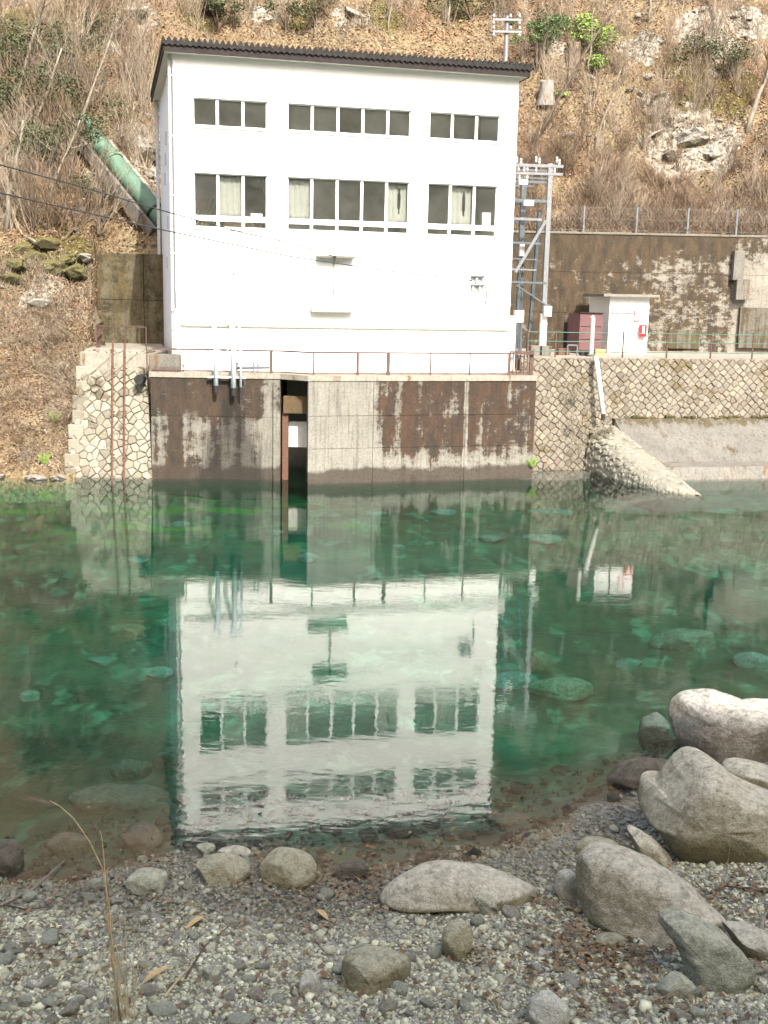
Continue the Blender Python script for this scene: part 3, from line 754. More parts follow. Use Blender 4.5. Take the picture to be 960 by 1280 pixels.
plat_poly = [(-8.45, 40.00), (-3.80, 40.21), (-2.76, 39.46), (5.62, 42.0), (5.9, 45.0), (5.0, 56), (-10, 56), (-10.0, 46), (-8.5, 43)]
pf = MB().prism(plat_poly, 3.66, 3.85).build('platform', M['slab'])
tag(pf, kind='structure')
t4 = 4.38
terr = MB().prism([(5.65, 44.95), (24, 49.2), (24, 54.6), (4.6, 54.6)], 3.3, t4).build('terrace', M['slab'])
tag(terr, kind='structure')
tl = MB().prism([(-11.0, 40.75), (-8.52, 40.95), (-8.55, 44.0), (-10.2, 50.8), (-13.2, 50.8), (-12.9, 49)], 3.0, 4.42).build('terrace', M['slab'])
tag(tl, kind='structure')

# ------------------------------------------------------------------ stone pier
rd = random.Random(3)
pier = empty('stone_pier', (-9.9, 40, 0), 'pale battered stone pier left of the stained quay wall', 'pier')
b0, b1 = on(84, 597, 0), on(191, 598, 0)
p0, p1 = at(105, 439, 41.0), at(183.5, 440, 41.1)
zt = (p0.z + p1.z) / 2; p0.z = p1.z = zt
b0 = b0 + (b0 - p0) * (1.2 / zt); b1 = b1 + (b1 - p1) * (1.2 / zt)     # carried on under water
back = Vector((0, 1.6, 0)); inn = Vector((0, 0.06, 0))
MB().loft([b0 + inn, b1 + inn, b1 + back * 1.5, b0 + back * 1.5], [p0 + inn, p1 + inn, p1 + back, p0 + back]).build('core', M['mortarpale'], pier)
U = (b1 - b0).normalized(); mid0, mid1 = (b0 + b1) / 2, (p0 + p1) / 2
Vv = (mid1 - mid0); Vv = (Vv - U * Vv.dot(U)).normalized(); N = U.cross(Vv)
loc = lambda p: ((p - b0).dot(U), (p - b0).dot(Vv))
reg = [loc(b0), loc(b1), loc(p1), loc(p0)]
lay_stones(stones(reg, 0.285, R(40), 0.33, 5, 1.08), b0, U, Vv, N, 0.006, 0.08, M['pierstone'], pier, rd)
# squared quoins up the left edge
for k in range(11):
    f = (k + 0.5) / 11
    c = b0.lerp(p0, f) + U * 0.10 + Vv * 0.0
    if c.z < -0.3: continue
    MB().box(c + Vector((0, 0.10, 0)), (0.40 + 0.14 * (k % 2), 0.42, (zt + 1.2) / 11 - 0.03), 0.06, 0.03).build('quoin', M['pierstone'], pier)
MB().box((p0 + p1) / 2 + Vector((0, 0.55, 0.03)), ((p1 - p0).length - 0.06, 1.1, 0.10), 0.02, 0.02).build('coping', M['slab'], pier)
c = at(175, 474, 40.42)
MB().tube([c + Vector((0, -0.22, 0)), c + Vector((0, 0.3, 0))], 0.17, 14).build('drain_mouth', M['black'], pier)
MB().bar(at(87, 598, 39.8), at(87, 588, 39.8), 0.04).build('gauge_stub', M['galvdark'], pier)

for px, lab in ((141, 'thin rusty pipe up the pier face, farther from the quay'), (156, 'thin rusty pipe up the pier face, nearer the quay')):
    a, b = at(px, 425, 40.75), at(px - 1, 605, 39.62)
    pr = empty('rusty_pipe', b, lab, 'pipe')
    MB().bar(b, a, 0.035, 8).build('pipe', M['rust'], pr)
    for f in (0.2, 0.5, 0.8):
        q = b.lerp(a, f)
        MB().box(q + Vector((0, 0.06, 0)), (0.12, 0.12, 0.05)).build('clamp', M['rust'], pr)
tz = on(136, 594, 0.02)
o = MB()
for k in range(5): o.box(tz + Vector((random.uniform(-.2, .2), random.uniform(-.1, .1), 0.05 + 0.05 * k)), (0.3, 0.2, 0.12), random.random(), 0.03)
tag(o.build('plastic_debris', plain('blue plastic', (0.12, 0.24, 0.32), 0.4)), 'small blue plastic debris caught at the foot of the pier', 'debris')

# concrete block on the deck left of the building
MB().box((-7.93, 40.35, 4.20), (1.08, 0.42, 0.68), 0.05, 0.02)
cb = MB().box((-7.95, 40.42, 4.16), (1.10, 0.44, 0.60), 0.05, 0.02).build('concrete_block', M['conc'])
tag(cb, 'grey concrete block on the deck beside the pier', 'block')

# ------------------------------------------------------------------ stone retaining wall, apron, spur, slab
dW = Vector((math.cos(R(13)), math.sin(R(13)), 0)); nW = Vector((math.sin(R(13)), -math.cos(R(13)), 0))
O = Vector((5.55, 43.72, 0))
lean = Vector((-nW.x * 0.26, -nW.y * 0.26, 1.0)); Hs = t4 / 1.0
sw = empty('stone_wall', O, 'long stone retaining wall of diamond set blocks below the terrace', 'wall')
Lw = 12.6
Vv = lean.normalized(); Nn = dW.cross(Vv)
top = t4 / Vv.z
zb = 2.02 / Vv.z
uA = 3.35
region1 = [(0, -0.5), (uA, -0.5), (uA, top), (0, top)]
region2 = [(uA, zb - 0.3), (Lw, zb - 0.3), (Lw, top), (uA, top)]
A = [O + Vv * -1.5 - Nn * 0.02, O + dW * 24 + Vv * -1.5 - Nn * 0.02]
MB().loft([O - Nn * .03 + Vv * -1.8, O + dW * 20 - Nn * .03 + Vv * -1.8, O + dW * 20 - Nn * 1.2 + Vv * -1.8, O - Nn * 1.2 + Vv * -1.8],
          [O - Nn * .03 + Vv * (top - .04), O + dW * 20 - Nn * .03 + Vv * (top - .04), O + dW * 20 - Nn * 0.6 + Vv * (top - .04), O - Nn * 0.6 + Vv * (top - .04)]).build('core', M['mortar'], sw)
cells = stones(region1, 0.25, R(47), 0.17, 12, 1.15, 0.12) + stones(region2, 0.25, R(43), 0.15, 13, 1.15, 0.12)
lay_stones(cells, O, dW, Vv, Nn, 0.007, 0.065, M['wallstone'], sw, rd)
e0, e1 = O + Vv * (top - 0.02) - Nn * 0.18, O + dW * 20 + Vv * (top - 0.02) - Nn * 0.18
MB().beam(e0, e1, 0.36, 0.12).build('coping', M['slab'], sw)

ap = empty('concrete_apron', O + dW * 6, 'sloping grey concrete apron with a low step under the stone wall', 'apron')
def wp(u, z, out): return O + dW * u + Vv * (z / Vv.z) + nW * out
u0a, u1a = 3.75, 20.0
MB().loft([wp(u0a + 0.9, -1.2, 2.3), wp(u1a, -1.2, 2.3), wp(u1a, -1.2, 0.05), wp(u0a, -1.2, 0.05)],
          [wp(u0a, 2.02, 0.30), wp(u1a, 2.02, 0.30), wp(u1a, 2.02, 0.02), wp(u0a, 2.02, 0.02)]).build('slope_slab', M['apron'], ap)
MB().loft([wp(u0a + 0.6, -1.2, 3.05), wp(u1a, -1.2, 3.05), wp(u1a, -1.2, 1.0), wp(u0a, -1.2, 1.0)],
          [wp(u0a + 0.6, 0.46, 2.75), wp(u1a, 0.46, 2.75), wp(u1a, 0.46, 1.0), wp(u0a, 0.46, 1.0)]).build('step', M['conc'], ap)
o = MB()
for k in range(60):
    u = u0a + 0.3 + random.random() * 9.5
    q = wp(u, 2.05 + random.uniform(-.1, 0.05), 0.20 + random.uniform(-0.05, 0.1))
    o.box(q, (random.uniform(0.1, 0.4), random.uniform(0.05, 0.14), random.uniform(0.05, 0.14)), random.random(), 0.02)
tag(o.build('moss_crust', M['mossrock'], ap), kind='stuff')

# stone spur running down into the water
spur = empty('stone_spur', (9.0, 43, 0), 'rounded cobble spur sloping from the stone wall into the water', 'spur')
crest = [at(757, 531, 44.6), at(785, 556, 43.2), at(815, 583, 41.4), at(845, 605, 39.6), at(868, 617, 38.7)]
half = [0.90, 1.05, 1.0, 0.78, 0.42]
sv, sf, sn = [], [], 15
for i, c in enumerate(crest):
    t = (crest[min(i + 1, 4)] - crest[max(i - 1, 0)]); t.z = 0; t.normalize(); x = Vector((t.y, -t.x, 0))
    for k in range(sn):
        a = math.pi * k / (sn - 1)
        q = c + x * math.copysign(abs(math.cos(a))**.5, math.cos(a)) * half[i] + Vector((0, 0, (math.sin(a)**.9 - 1) * (c.z + 0.7)))
        sv.append(q)
sf = [(i * sn + k, i * sn + k + 1, (i + 1) * sn + k + 1, (i + 1) * sn + k) for i in range(4) for k in range(sn - 1)] + [tuple(range(4 * sn, 5 * sn))]
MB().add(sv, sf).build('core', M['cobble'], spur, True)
o = MB()
for i in range(4):
    for s in range(9):
        for k in range(13):
            f = (s + random.uniform(0.1, 0.9)) / 9; a = math.pi * (k + random.uniform(0.1, 0.9)) / 13
            c = crest[i].lerp(crest[i + 1], f); hw = half[i] + (half[i + 1] - half[i]) * f
            t = (crest[i + 1] - crest[i]); t.z = 0; t.normalize(); x = Vector((t.y, -t.x, 0))
            q = c + x * math.copysign(abs(math.cos(a))**.5, math.cos(a)) * hw + Vector((0, 0, (math.sin(a)**.9 - 1) * (c.z + 0.7)))
            if q.z < -0.2: continue
            nn = (x * math.cos(a) + Vector((0, 0, math.sin(a) + 0.15))).normalized()
            tt = t.cross(nn).normalized(); r = random.uniform(0.10, 0.19) * (0.6 + 0.4 * hw)
            ring = [q + (t * math.cos(b) * r * 1.15 + tt * math.sin(b) * r) * random.uniform(.85, 1.1) - nn * 0.05 for b in [j * math.pi / 3 for j in range(6)]]
            ring2 = [q + (p - q) * 0.74 + nn * 0.022 for p in ring]
            n0 = 6
            o.add(ring + ring2 + [q + nn * 0.03], [(j, (j + 1) % 6, 6 + (j + 1) % 6, 6 + j) for j in range(6)] + [(6 + j, 6 + (j + 1) % 6, 12) for j in range(6)])
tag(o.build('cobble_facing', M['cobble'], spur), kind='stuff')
sl = [on(640, 597, 0), on(668, 589, 0), on(740, 588, 0), on(735, 596, 0), on(700, 600, 0)]
tag(MB().loft([Vector((p.x, p.y, -0.8)) for p in sl], [Vector((p.x, p.y, -0.02)) for p in sl]).build('footing_slab', M['conc']), 'flat concrete footing just awash at the corner of quay and stone wall', 'footing')

# ------------------------------------------------------------------ power house
TH = R(13.9)
bU = Vector((math.cos(TH), math.sin(TH), 0)); bN = Vector((math.sin(TH), -math.cos(TH), 0))
bO = Vector((-7.59, 40.78, 0)); BW, BD = 12.65, 10.0
Z0, Z1 = 3.7, 14.70
def bp(s, dep, z): return bO + bU * s - bN * dep + Vector((0, 0, z))       # dep > 0 is into the building
ph = empty('power_house', bO + Vector((0, 0, 3.85)), 'white two row windowed power house with dark corrugated roof edge on the quay', 'building')
def bbox(m, s0, s1, d0, d1, z0, z1, bev=0):
    return m.box(bp((s0 + s1) / 2, (d0 + d1) / 2, (z0 + z1) / 2), (s1 - s0, abs(d1 - d0), z1 - z0), TH, bev)
groups = [(0.67, 3.28, [1.52, 2.42]), (4.0, 8.55, [4.90, 5.84, 6.76, 7.69]), (9.25, 11.98, [10.14, 11.08])]
rows = [(12.38, 13.32), (8.93, 10.80)]
WT = 0.24
m = MB()
ss = [0.0]
for g in groups: ss += [g[0], g[1]]
ss.append(BW)
zz = [Z0, rows[1][0], rows[1][1], rows[0][0], rows[0][1], Z1]
for i in range(len(ss) - 1):
    for j in range(len(zz) - 1):
        if i % 2 == 1 and j in (1, 3): continue
        bbox(m, ss[i], ss[i + 1], 0, WT, zz[j], zz[j + 1])
fw = m.build('front_wall', M['plaster'], ph)
bm = bmesh.new(); bm.from_mesh(fw.data)          # weld the blocks of the wall into one shell
bmesh.ops.remove_doubles(bm, verts=bm.verts, dist=0.001)
seen = {}
for f in bm.faces: seen.setdefault(frozenset(v.index for v in f.verts), []).append(f)
bmesh.ops.delete(bm, geom=[f for fs in seen.values() if len(fs) > 1 for f in fs], context='FACES')
bmesh.ops.recalc_face_normals(bm, faces=bm.faces); bm.to_mesh(fw.data); bm.free()
bbox(MB(), -0.002, 0.22, WT, BD, Z0, Z1).build('side_wall', M['plaster'], ph)
bbox(MB(), BW - 0.22, BW + 0.002, WT, BD, Z0, Z1).build('side_wall', M['plaster'], ph)
bbox(MB(), 0.22, BW - 0.22, BD - 0.24, BD - 0.004, Z0, Z1).build('back_wall', M['plaster'], ph)
# rooms behind the windows
for z0, z1 in ((8.3, 11.3), (11.6, 14.4)):
    m = MB(); bbox(m, 0.25, BW - 0.25, 3.6, 3.75, z0, z1)
    m.build('room_wall', M['interior'], ph)
    m = MB(); bbox(m, 0.25, BW - 0.25, WT + 0.01, 5.2, z0 - 0.28, z0 - 0.02)
    m.build('room_floor', M['interior_floor'], ph)
m = MB(); bbox(m, 0.25, BW - 0.25, WT + 0.01, BD - 0.3, 14.42, 14.56); m.build('ceiling', M['interior'], ph)
for s in (3.6, 8.9):
    m = MB(); bbox(m, s, s + 0.12, 1.2, 5.15, 8.3, 11.28); m.build('partition', M['interior'], ph)
# windows
FR = 0.042
for gi, (s0, s1, mul) in enumerate(groups):
    for ri, (z0, z1) in enumerate(rows):
        edges = [s0] + mul + [s1]
        fr = MB()
        bbox(fr, s0, s1, 0.085, 0.16, z1 - FR, z1 - 0.001); bbox(fr, s0, s1, 0.085, 0.16, z0 + 0.001, z0 + FR)
        bbox(fr, s0 + 0.001, s0 + FR, 0.087, 0.158, z0 + FR, z1 - FR); bbox(fr, s1 - FR, s1 - 0.001, 0.087, 0.158, z0 + FR, z1 - FR)
        for q in mul: bbox(fr, q - 0.05, q + 0.05, 0.075, 0.165, z0 + FR, z1 - FR)
        wf = fr.build('window', M['white'], ph)
        lev = [(z0 + FR, z1 - FR)]
        if ri == 1:
            tr = MB()
            for a, b in zip(edges[:-1], edges[1:]): bbox(tr, a + 0.052, b - 0.052, 0.08, 0.16, 9.16, 9.35)
            tr.build('transom', M['white'], wf)
            lev = [(z0 + FR, 9.16), (9.35, z1 - FR)]
        for a, b in zip(edges[:-1], edges[1:]):
            for l0, l1 in lev:
                g = MB(); bbox(g, a + 0.045, b - 0.045, 0.118, 0.126, l0, l1); g.build('pane', M['glass'], wf)
        sl_ = MB(); bbox(sl_, s0 - 0.04, s1 + 0.04, -0.05, 0.10, z0 - 0.07, z0 - 0.003, 0.008); sl_.build('sill', M['plaster'], wf)
# roof: fascia, soffit, corrugated sheet
OV, OL, OR = 0.36, 0.30, 0.26
m = MB(); bbox(m, -OL, BW + OR, -OV, BD + 0.3, 14.70, 14.76); m.build('soffit', M['soffit'], ph)
m = MB()
bbox(m, -OL - 0.02, BW + OR + 0.02, -OV - 0.04, -OV, 14.68, 14.93); bbox(m, -OL - 0.04, -OL, -OV, BD + 0.3, 14.68, 14.93); bbox(m, BW + OR, BW + OR + 0.04, -OV, BD + 0.3, 14.68, 14.93)
m.build('fascia', M['fascia'], ph)
nc = 66; ws = (BW + OL + OR + 0.12) / nc
def corr(s, z): return z + 0.075 * math.sin(2 * math.pi * (s + 1) / ws)
pts = [-OL - 0.06 + i * ws / 6 for i in range(nc * 6 + 1)]
vs, fs = [], []
dps = [-OV - 0.12, -OV - 0.12, BD + 0.4, BD + 0.4]; zs_ = [14.91, 15.12, 15.12, 14.91]
n = len(pts)
for dpt, zq in zip([-OV - 0.10, -OV - 0.10, BD + 0.4], [14.90, 15.10, 14.98]):
    vs += [bp(s, dpt, corr(s, zq) if zq > 14.95 else corr(s, zq) * 0.4 + zq * 0.6) for s in pts]
for r in range(2): fs += [(r * n + i, r * n + i + 1, (r + 1) * n + i + 1, (r + 1) * n + i) for i in range(n - 1)]
MB().add(vs, fs).build('corrugated_roof', M['roof'], ph)
m = MB(); bbox(m, -OL - 0.05, BW + OR + 0.05, -OV - 0.06, BD + 0.35, 14.94, 14.985); m.build('roof_deck', M['roof'], ph)
m = MB(); bbox(m, -OL - 0.07, -OL - 0.045, -OV - 0.09, BD + 0.4, 14.90, 15.08); bbox(m, BW + OR + 0.045, BW + OR + 0.07, -OV - 0.09, BD + 0.4, 14.90, 15.08); m.build('barge_board', M['roof'], ph)
# ledge band with its drip, plinth below
m = MB(); bbox(m, 0.10, BW - 0.02, -0.075, -0.002, 5.44, 5.53, 0.012); m.build('ledge', M['fixture2'], ph)
m = MB(); bbox(m, 0.0, 0.16, -0.05, -0.003, 3.86, 5.44, 0.01); m.build('pilaster', M['plaster'], ph)
# downpipes
m = MB(); m.bar(bp(-0.12, 0.10, 3.9), bp(-0.12, 0.10, 14.68), 0.055, 10); m.build('downpipe', M['offwhite'], ph)
m = MB(); m.bar(bp(-0.13, BD - 0.2, 4.4), bp(-0.13, BD - 0.2, 14.68), 0.075, 10); m.build('downpipe', M['greypaint'], ph)
for z in (6, 8, 10, 12, 14):
    m = MB(); m.box(bp(-0.10, 0.10, z), (0.15, 0.13, 0.05), TH); m.build('pipe_clip', M['offwhite'], ph)
m = MB(); m.tube([bp(-0.05, -0.06, 3.9), bp(-0.05, -0.06, 6.0), bp(0.05, 0.0, 6.1)], 0.045, 8); m.build('conduit', M['offwhite'], ph)
for z in (12.3, 11.6, 10.9, 7.6, 9.1):
    m = MB(); bbox(m, -0.03, 0.0, 4.0 + (z % 1) * 2, 4.5 + (z % 1) * 2, z, z + 0.45); m.build('side_vent', M['greypaint'], ph)
# right annex strip and meter box
m = MB(); bbox(m, BW + 0.004, BW + 0.50, 0.6, 1.6, 3.86, 6.0, 0.01); m.build('annex', M['offwhite'], ph)
m = MB(); bbox(m, BW + 0.06, BW + 0.42, 0.45, 0.598, 4.4, 5.4, 0.015); m.build('meter_box', M['greypaint'], ph)
# fittings on the facade
m = MB(); bbox(m, 5.06, 6.46, -0.36, -0.004, 7.98, 8.07, 0.01); m.build('wall_shelf', M['fixture'], ph)
m = MB(); m.bar(bp(5.74, -0.05, 6.2), bp(5.74, -0.05, 7.99), 0.035, 8); m.build('conduit', M['fixture2'], ph)
m = MB(); bbox(m, 4.86, 6.44, -0.34, -0.004, 6.03, 6.20, 0.02); m.build('lamp_hood', M['fixture2'], ph)
m = MB(); bbox(m, 2.02, 2.12, -0.10, -0.003, 7.35, 7.50, 0.01); m.build('wall_hook', M['greypaint'], ph)
for dz in (0.0, 0.33):
    m = MB(); bbox(m, 11.02, 11.55, -0.16, -0.003, 7.10 + dz, 7.16 + dz, 0.006); m.build('wire_bracket', M['galvdark'], ph)
for i in range(4):
    s = 11.1 + 0.13 * i
    m = MB(); m.tube([bp(s, -0.11, 6.92 + 0.33 * (i % 2)), bp(s, -0.11, 6.98 + 0.33 * (i % 2)), bp(s, -0.11, 7.09 + 0.33 * (i % 2))], [0.03, 0.055, 0.03], 8); m.build('insulator', M['porcelain'], ph)
m = MB(); m.tube([bp(11.62, -0.08, 7.2), bp(11.66, -0.08, 6.7), bp(11.60, -0.08, 6.3)], 0.02, 6); m.build('drop_cable', M['cable'], ph)
m = MB(); bbox(m, 11.74, 12.04, -0.03, -0.003, 8.05, 8.42, 0.005); sp = m.build('wall_plate', M['greypaint'], ph)
m = MB(); bbox(m, 11.78, 12.00, -0.034, -0.031, 8.12, 8.36); m.build('plate_face', M['sign'], sp)

# curtains, box and stair seen through the lower windows
def curtain(s0, s1, label, tie=False):
    vs, fs, n, rows_ = [], [], 28, 8
    for j in range(rows_ + 1):
        z = 9.30 + (10.76 - 9.30) * j / rows_
        for i in range(n + 1):
            f = i / n
            pull = 0.0
            s = s0 + (s1 - s0) * f
            vs.append(bp(s, 0.30 + 0.016 * math.sin(f * 24 + j * 0.2), z))
    for j in range(rows_):
        for i in range(n):
            if tie and 2 <= j <= 6 and abs(i - n * 0.62) < 2.2 - abs(j - 4) * 0.5: continue
            fs.append((j * (n + 1) + i, j * (n + 1) + i + 1, (j + 1) * (n + 1) + i + 1, (j + 1) * (n + 1) + i))
    o = MB().add(vs, fs).build('curtain', M['curtain'], None, True)
    md = o.modifiers.new('thickness', 'SOLIDIFY'); md.thickness = 0.008
    return tag(o, label, 'curtain', 'pale curtains behind the lower windows')
curtain(1.58, 2.38, 'pale curtain in the middle pane of the three pane window with the cardboard box')
curtain(4.05, 4.86, 'pale curtain at the outer left pane of the wide lower window')
curtain(7.72, 8.50, 'pale curtain with a slit at the right end of the wide lower window', True)
curtain(10.20, 11.04, 'pale curtain with a slit in the lower window nearest the lattice frame', True)
m = MB(); bbox(m, 1.75, 2.85, 0.30, 0.60, 8.93, 9.18, 0.01); tag(m.build('cardboard_box', M['card']), 'brown cardboard box lying behind the low panes of the left window', 'box')
m = MB(); bbox(m, 2.72, 3.15, 0.35, 0.6, 9.19, 9.50, 0.01); tag(m.build('carton', M['sign']), 'white carton behind the pane beside the cardboard box', 'box')
m = MB(); bbox(m, 11.52, 11.86, 0.35, 0.6, 9.2, 9.85, 0.01); tag(m.build('carton', M['sign']), 'tall white carton in the lower window nearest the lattice frame', 'box')
st = empty('staircase', bp(1.1, 1.6, 8.3), 'ochre open stair behind the left pane of the lower left window', 'stair')
for k in range(9):
    m = MB(); m.beam(bp(0.45 + 0.16 * k, 1.5, 8.75), bp(0.85 + 0.16 * k, 1.5, 10.05), 0.05, 0.055); m.build('stair_bar', M['stair'], st)

# ------------------------------------------------------------------ outfall pipes in front of the house
def outfall(px, ytop, ybot, r, label, capz=True):
    p = at(px, ytop, 40.35); q = at(px + 2, ybot, 39.85)
    root = empty('outfall_pipe', q, label, 'pipe', 'outfall pipes over the quay edge')
    MB().tube([Vector((p.x, 40.75, p.z + 0.05)), Vector((p.x, 40.45, p.z)), Vector((p.x, 39.98, p.z - 0.25)), Vector((q.x, 39.88, p.z - 0.7)), q], r, 12).build('pipe', M['pipe'], root, True)
    for z in (4.55, 3.72):
        MB().box(Vector((q.x, 39.93, z)), (r * 2.9, r * 2.9, 0.07), 0, 0.01).build('collar', M['greypaint'], root)
    if capz: MB().bar(q, q - Vector((0, 0, 0.26)), r * 0.92, 12).build('nozzle', M['black'], root)
outfall(268, 393, 482, 0.085, 'thick pale outfall pipe left of its neighbour over the quay edge')
outfall(290, 391, 485, 0.095, 'thick pale outfall pipe in the middle of the three over the quay edge')
outfall(299, 393, 484, 0.045, 'thin pale outfall pipe beside the railing valve')
mf = empty('valve_manifold', (-5.2, 40.35, 3.95), 'low valve pipework on the deck by the outfall pipes', 'valve')
MB().bar((-5.55, 40.2, 4.02), (-4.2, 40.3, 4.06), 0.05, 10).build('pipe', M['galvdark'], mf)
MB().bar((-5.55, 40.15, 4.20), (-4.35, 40.25, 4.24), 0.025, 8).build('spindle', M['galv'], mf)
for x in (-5.35, -4.75, -4.6):
    MB().bar((x, 40.22, 3.85), (x, 40.22, 4.22), 0.035, 8).build('riser', M['galv'], mf)
MB().tube([Vector((-4.28, 40.25, 4.24)) + Vector((0.0, 0.09 * math.cos(a), 0.09 * math.sin(a))) for a in [k * math.pi / 6 for k in range(13)]], 0.014, 6, False).build('hand_wheel', M['galvdark'], mf)
MB().beam((-6.35, 39.93, 3.70), (-5.0, 39.97, 3.70), 0.10, 0.06).build('bracket', M['offwhite'], mf)

# ------------------------------------------------------------------ deck railing
def railing(name, pts, label, h=0.80, posts=None, thick=(0.035,), zbase=3.85, bal=None, low=0.05, step_bal=0.0):
    root = empty(name, pts[0], label, 'railing')
    for a, b in zip(pts[:-1], pts[1:]):
        a, b = Vector(a), Vector(b)
        MB().beam(a + Vector((0, 0, h)), b + Vector((0, 0, h)), 0.06, 0.06).build('top_rail', M['rail'], root)
        MB().beam(a + Vector((0, 0, low)), b + Vector((0, 0, low)), 0.045, 0.04).build('bottom_rail', M['rail'], root)
    return root
qdir = (QR1 - QR0).normalized()
rl = [Vector((-8.36, 40.16, 3.85)), Vector((-3.8, 40.34, 3.85)), Vector((-2.75, 39.72, 3.85)), Vector((5.50, 42.22, 3.85))]
root = railing('deck_railing', rl, 'low rusty pink railing along the quay deck edge')
def on_line(px, a, b):
    d = ray(px, 466); t = (a.x * (b.y - a.y) - a.y * (b.x - a.x)) / (d.x * (b.y - a.y) - d.y * (b.x - a.x))
    return Vector((d.x * t, d.y * t, 3.85))
for px, w_ in ((184, .05), (229, .045), (339, .11), (392, .05), (447, .09), (485, .13), (538, .05), (587, .05), (636, .10)):
    a, b = (rl[0], rl[1]) if px < 352 else ((rl[2], rl[3]) if px > 385 else (rl[1], rl[2]))
    q = on_line(px, a, b)
    MB().box(q + Vector((0, 0, 0.41)), (w_, 0.06, 0.82), 0.2, 0.006).build('post', M['rail'], root)
m = MB()
for k in range(34):
    f = (k + .5) / 34
    if f < 0.18 or random.random() < 0.25: continue
    q = rl[2].lerp(rl[3], f); m.box(q + Vector((0, 0, 0.12)), (0.018, 0.018, 0.14))
for k in range(16):
    q = rl[0].lerp(rl[1], 0.02 + 0.23 * k / 16); m.box(q + Vector((0, 0, 0.12)), (0.018, 0.018, 0.14))
tag(m.build('stub_bar', M['rail'], root), kind='stuff')
# closed baluster section at the right corner
q0, q1 = on_line(637, rl[2], rl[3]), on_line(664, rl[2], rl[3])
r2 = empty('corner_railing', q1, 'short railing with close balusters at the quay corner by the stone wall', 'railing')
q2 = q1 + Vector((0.3, 1.9, 0))
for a, b in ((q0 + Vector((0, .16, 0)), q1 + Vector((0, .16, 0))), (q1 + Vector((0, .16, 0)), q2)):
    for z in (0.86, 0.10): MB().beam(a + Vector((0, 0, z)), b + Vector((0, 0, z)), 0.06, 0.05).build('rail', M['rail'], r2)
    n = 6
    for k in range(n + 1):
        MB().box(a.lerp(b, k / n) + Vector((0, 0, 0.46)), (0.035, 0.035, 0.82), 0.2).build('baluster', M['rail'], r2)
MB().box(q1 + Vector((0, .16, 0.46)), (0.13, 0.13, 0.92), 0.2).build('corner_post', M['rail'], r2)
# railing on the pier
pa, pb, pc = at(121, 440, 42.0), at(183, 440, 41.2), at(129, 428, 48.6)
r3 = empty('pier_railing', pa, 'thin rusty railing on the terrace above the stone pier', 'railing')
pa.z = pb.z = pc.z = 4.42
ht = at(121, 407, 42.0).z - 4.42
for a, b, n in ((pa, pb, 1), (pa, pc, 5)):
    for z in ((ht,) if n == 1 else (ht, ht * 0.5)): MB().beam(a + Vector((0, 0, z)), b + Vector((0, 0, z)), 0.045, 0.045).build('rail', M['rail'], r3)
    for k in range(n + 1):
        if n > 1 and k == 0: continue
        q = a.lerp(b, k / n); MB().bar(q, q + Vector((0, 0, ht)), 0.026, 6).build('post', M['rail'], r3)

# ------------------------------------------------------------------ retaining walls behind
rw = empty('retaining_wall', (12, 54, 4.4), 'tall brown stained retaining wall behind the shed', 'wall')
for k in range(5):
    x0, x1 = 4.0 + 4.1 * k, 4.0 + 4.1 * (k + 1)
    for z0, z1 in ((4.2, 6.1), (6.1, 8.0), (8.0, 9.72)):
        MB().box(((x0 + x1) / 2, 54.05 + random.uniform(0, 0.02), (z0 + z1) / 2), (x1 - x0 - 0.006, 0.3, z1 - z0 - 0.012), 0, 0.004).build('concrete_panel', M['retR'], rw)
MB().box((14, 54.3, 6.9), (20.3, 0.24, 5.6)).build('wall_core', M['retR'], rw)
MB().box((14, 54.12, 9.78), (20.3, 0.5, 0.10), 0, 0.02).build('coping', M['conc'], rw)
c = at(922, 332, 53.8); MB().box(c, (0.50, 0.5, 1.35), 0, 0.03).build('buttress', M['conc'], rw)
c = at(926, 362, 53.8); MB().box(c, (0.62, 0.7, 0.95), 0, 0.03).build('buttress', M['conc'], rw)
c = at(945, 410, 53.85); MB().box(c, (1.7, 0.3, 1.9), 0, 0.03).build('repair_patch', M['apron'], rw)
c = at(855, 424, 53.86); MB().box(c, (1.5, 0.14, 0.9), 0, 0.02).build('repair_patch', M['apron'], rw)
lw = empty('retaining_wall', (-11, 50, 4.4), 'olive stained retaining wall beside the back of the power house', 'wall')
for k in range(2):
    x0, x1 = -13.3 + 2.6 * k, -13.3 + 2.6 * (k + 1)
    for z0, z1 in ((4.2, 6.3), (6.3, 8.28)):
        MB().box(((x0 + x1) / 2, 50.05, (z0 + z1) / 2), (x1 - x0 - 0.02, 0.3, z1 - z0 - 0.02), 0, 0.008).build('concrete_panel', M['retL'], lw)
MB().box((-9.0, 50.35, 6.2), (9.0, 0.3, 4.16)).build('wall_core', M['retL'], lw)
a, b = at(84, 316, 49.9), at(121, 412, 47.0)
wv = [Vector((a.x, 50.2, 8.33)), Vector((a.x + .55, 50.2, 8.33)), Vector((b.x + .35, b.y, 4.5)), Vector((b.x - .05, b.y, 4.5))]
MB().loft([p + Vector((0, 0, -0.1)) for p in wv], [p + Vector((0, -.1, 0.12)) for p in wv]).build('wing_coping', M['retL'], lw)
MB().loft([Vector((wv[0].x + .1, 50.2, 4)), Vector((wv[1].x, 50.2, 4)), Vector((wv[2].x, wv[2].y, 4)), Vector((wv[3].x, wv[3].y, 4))], [p + Vector((0, 0, -0.11)) for p in wv]).build('wing_wall', M['retL'], lw)

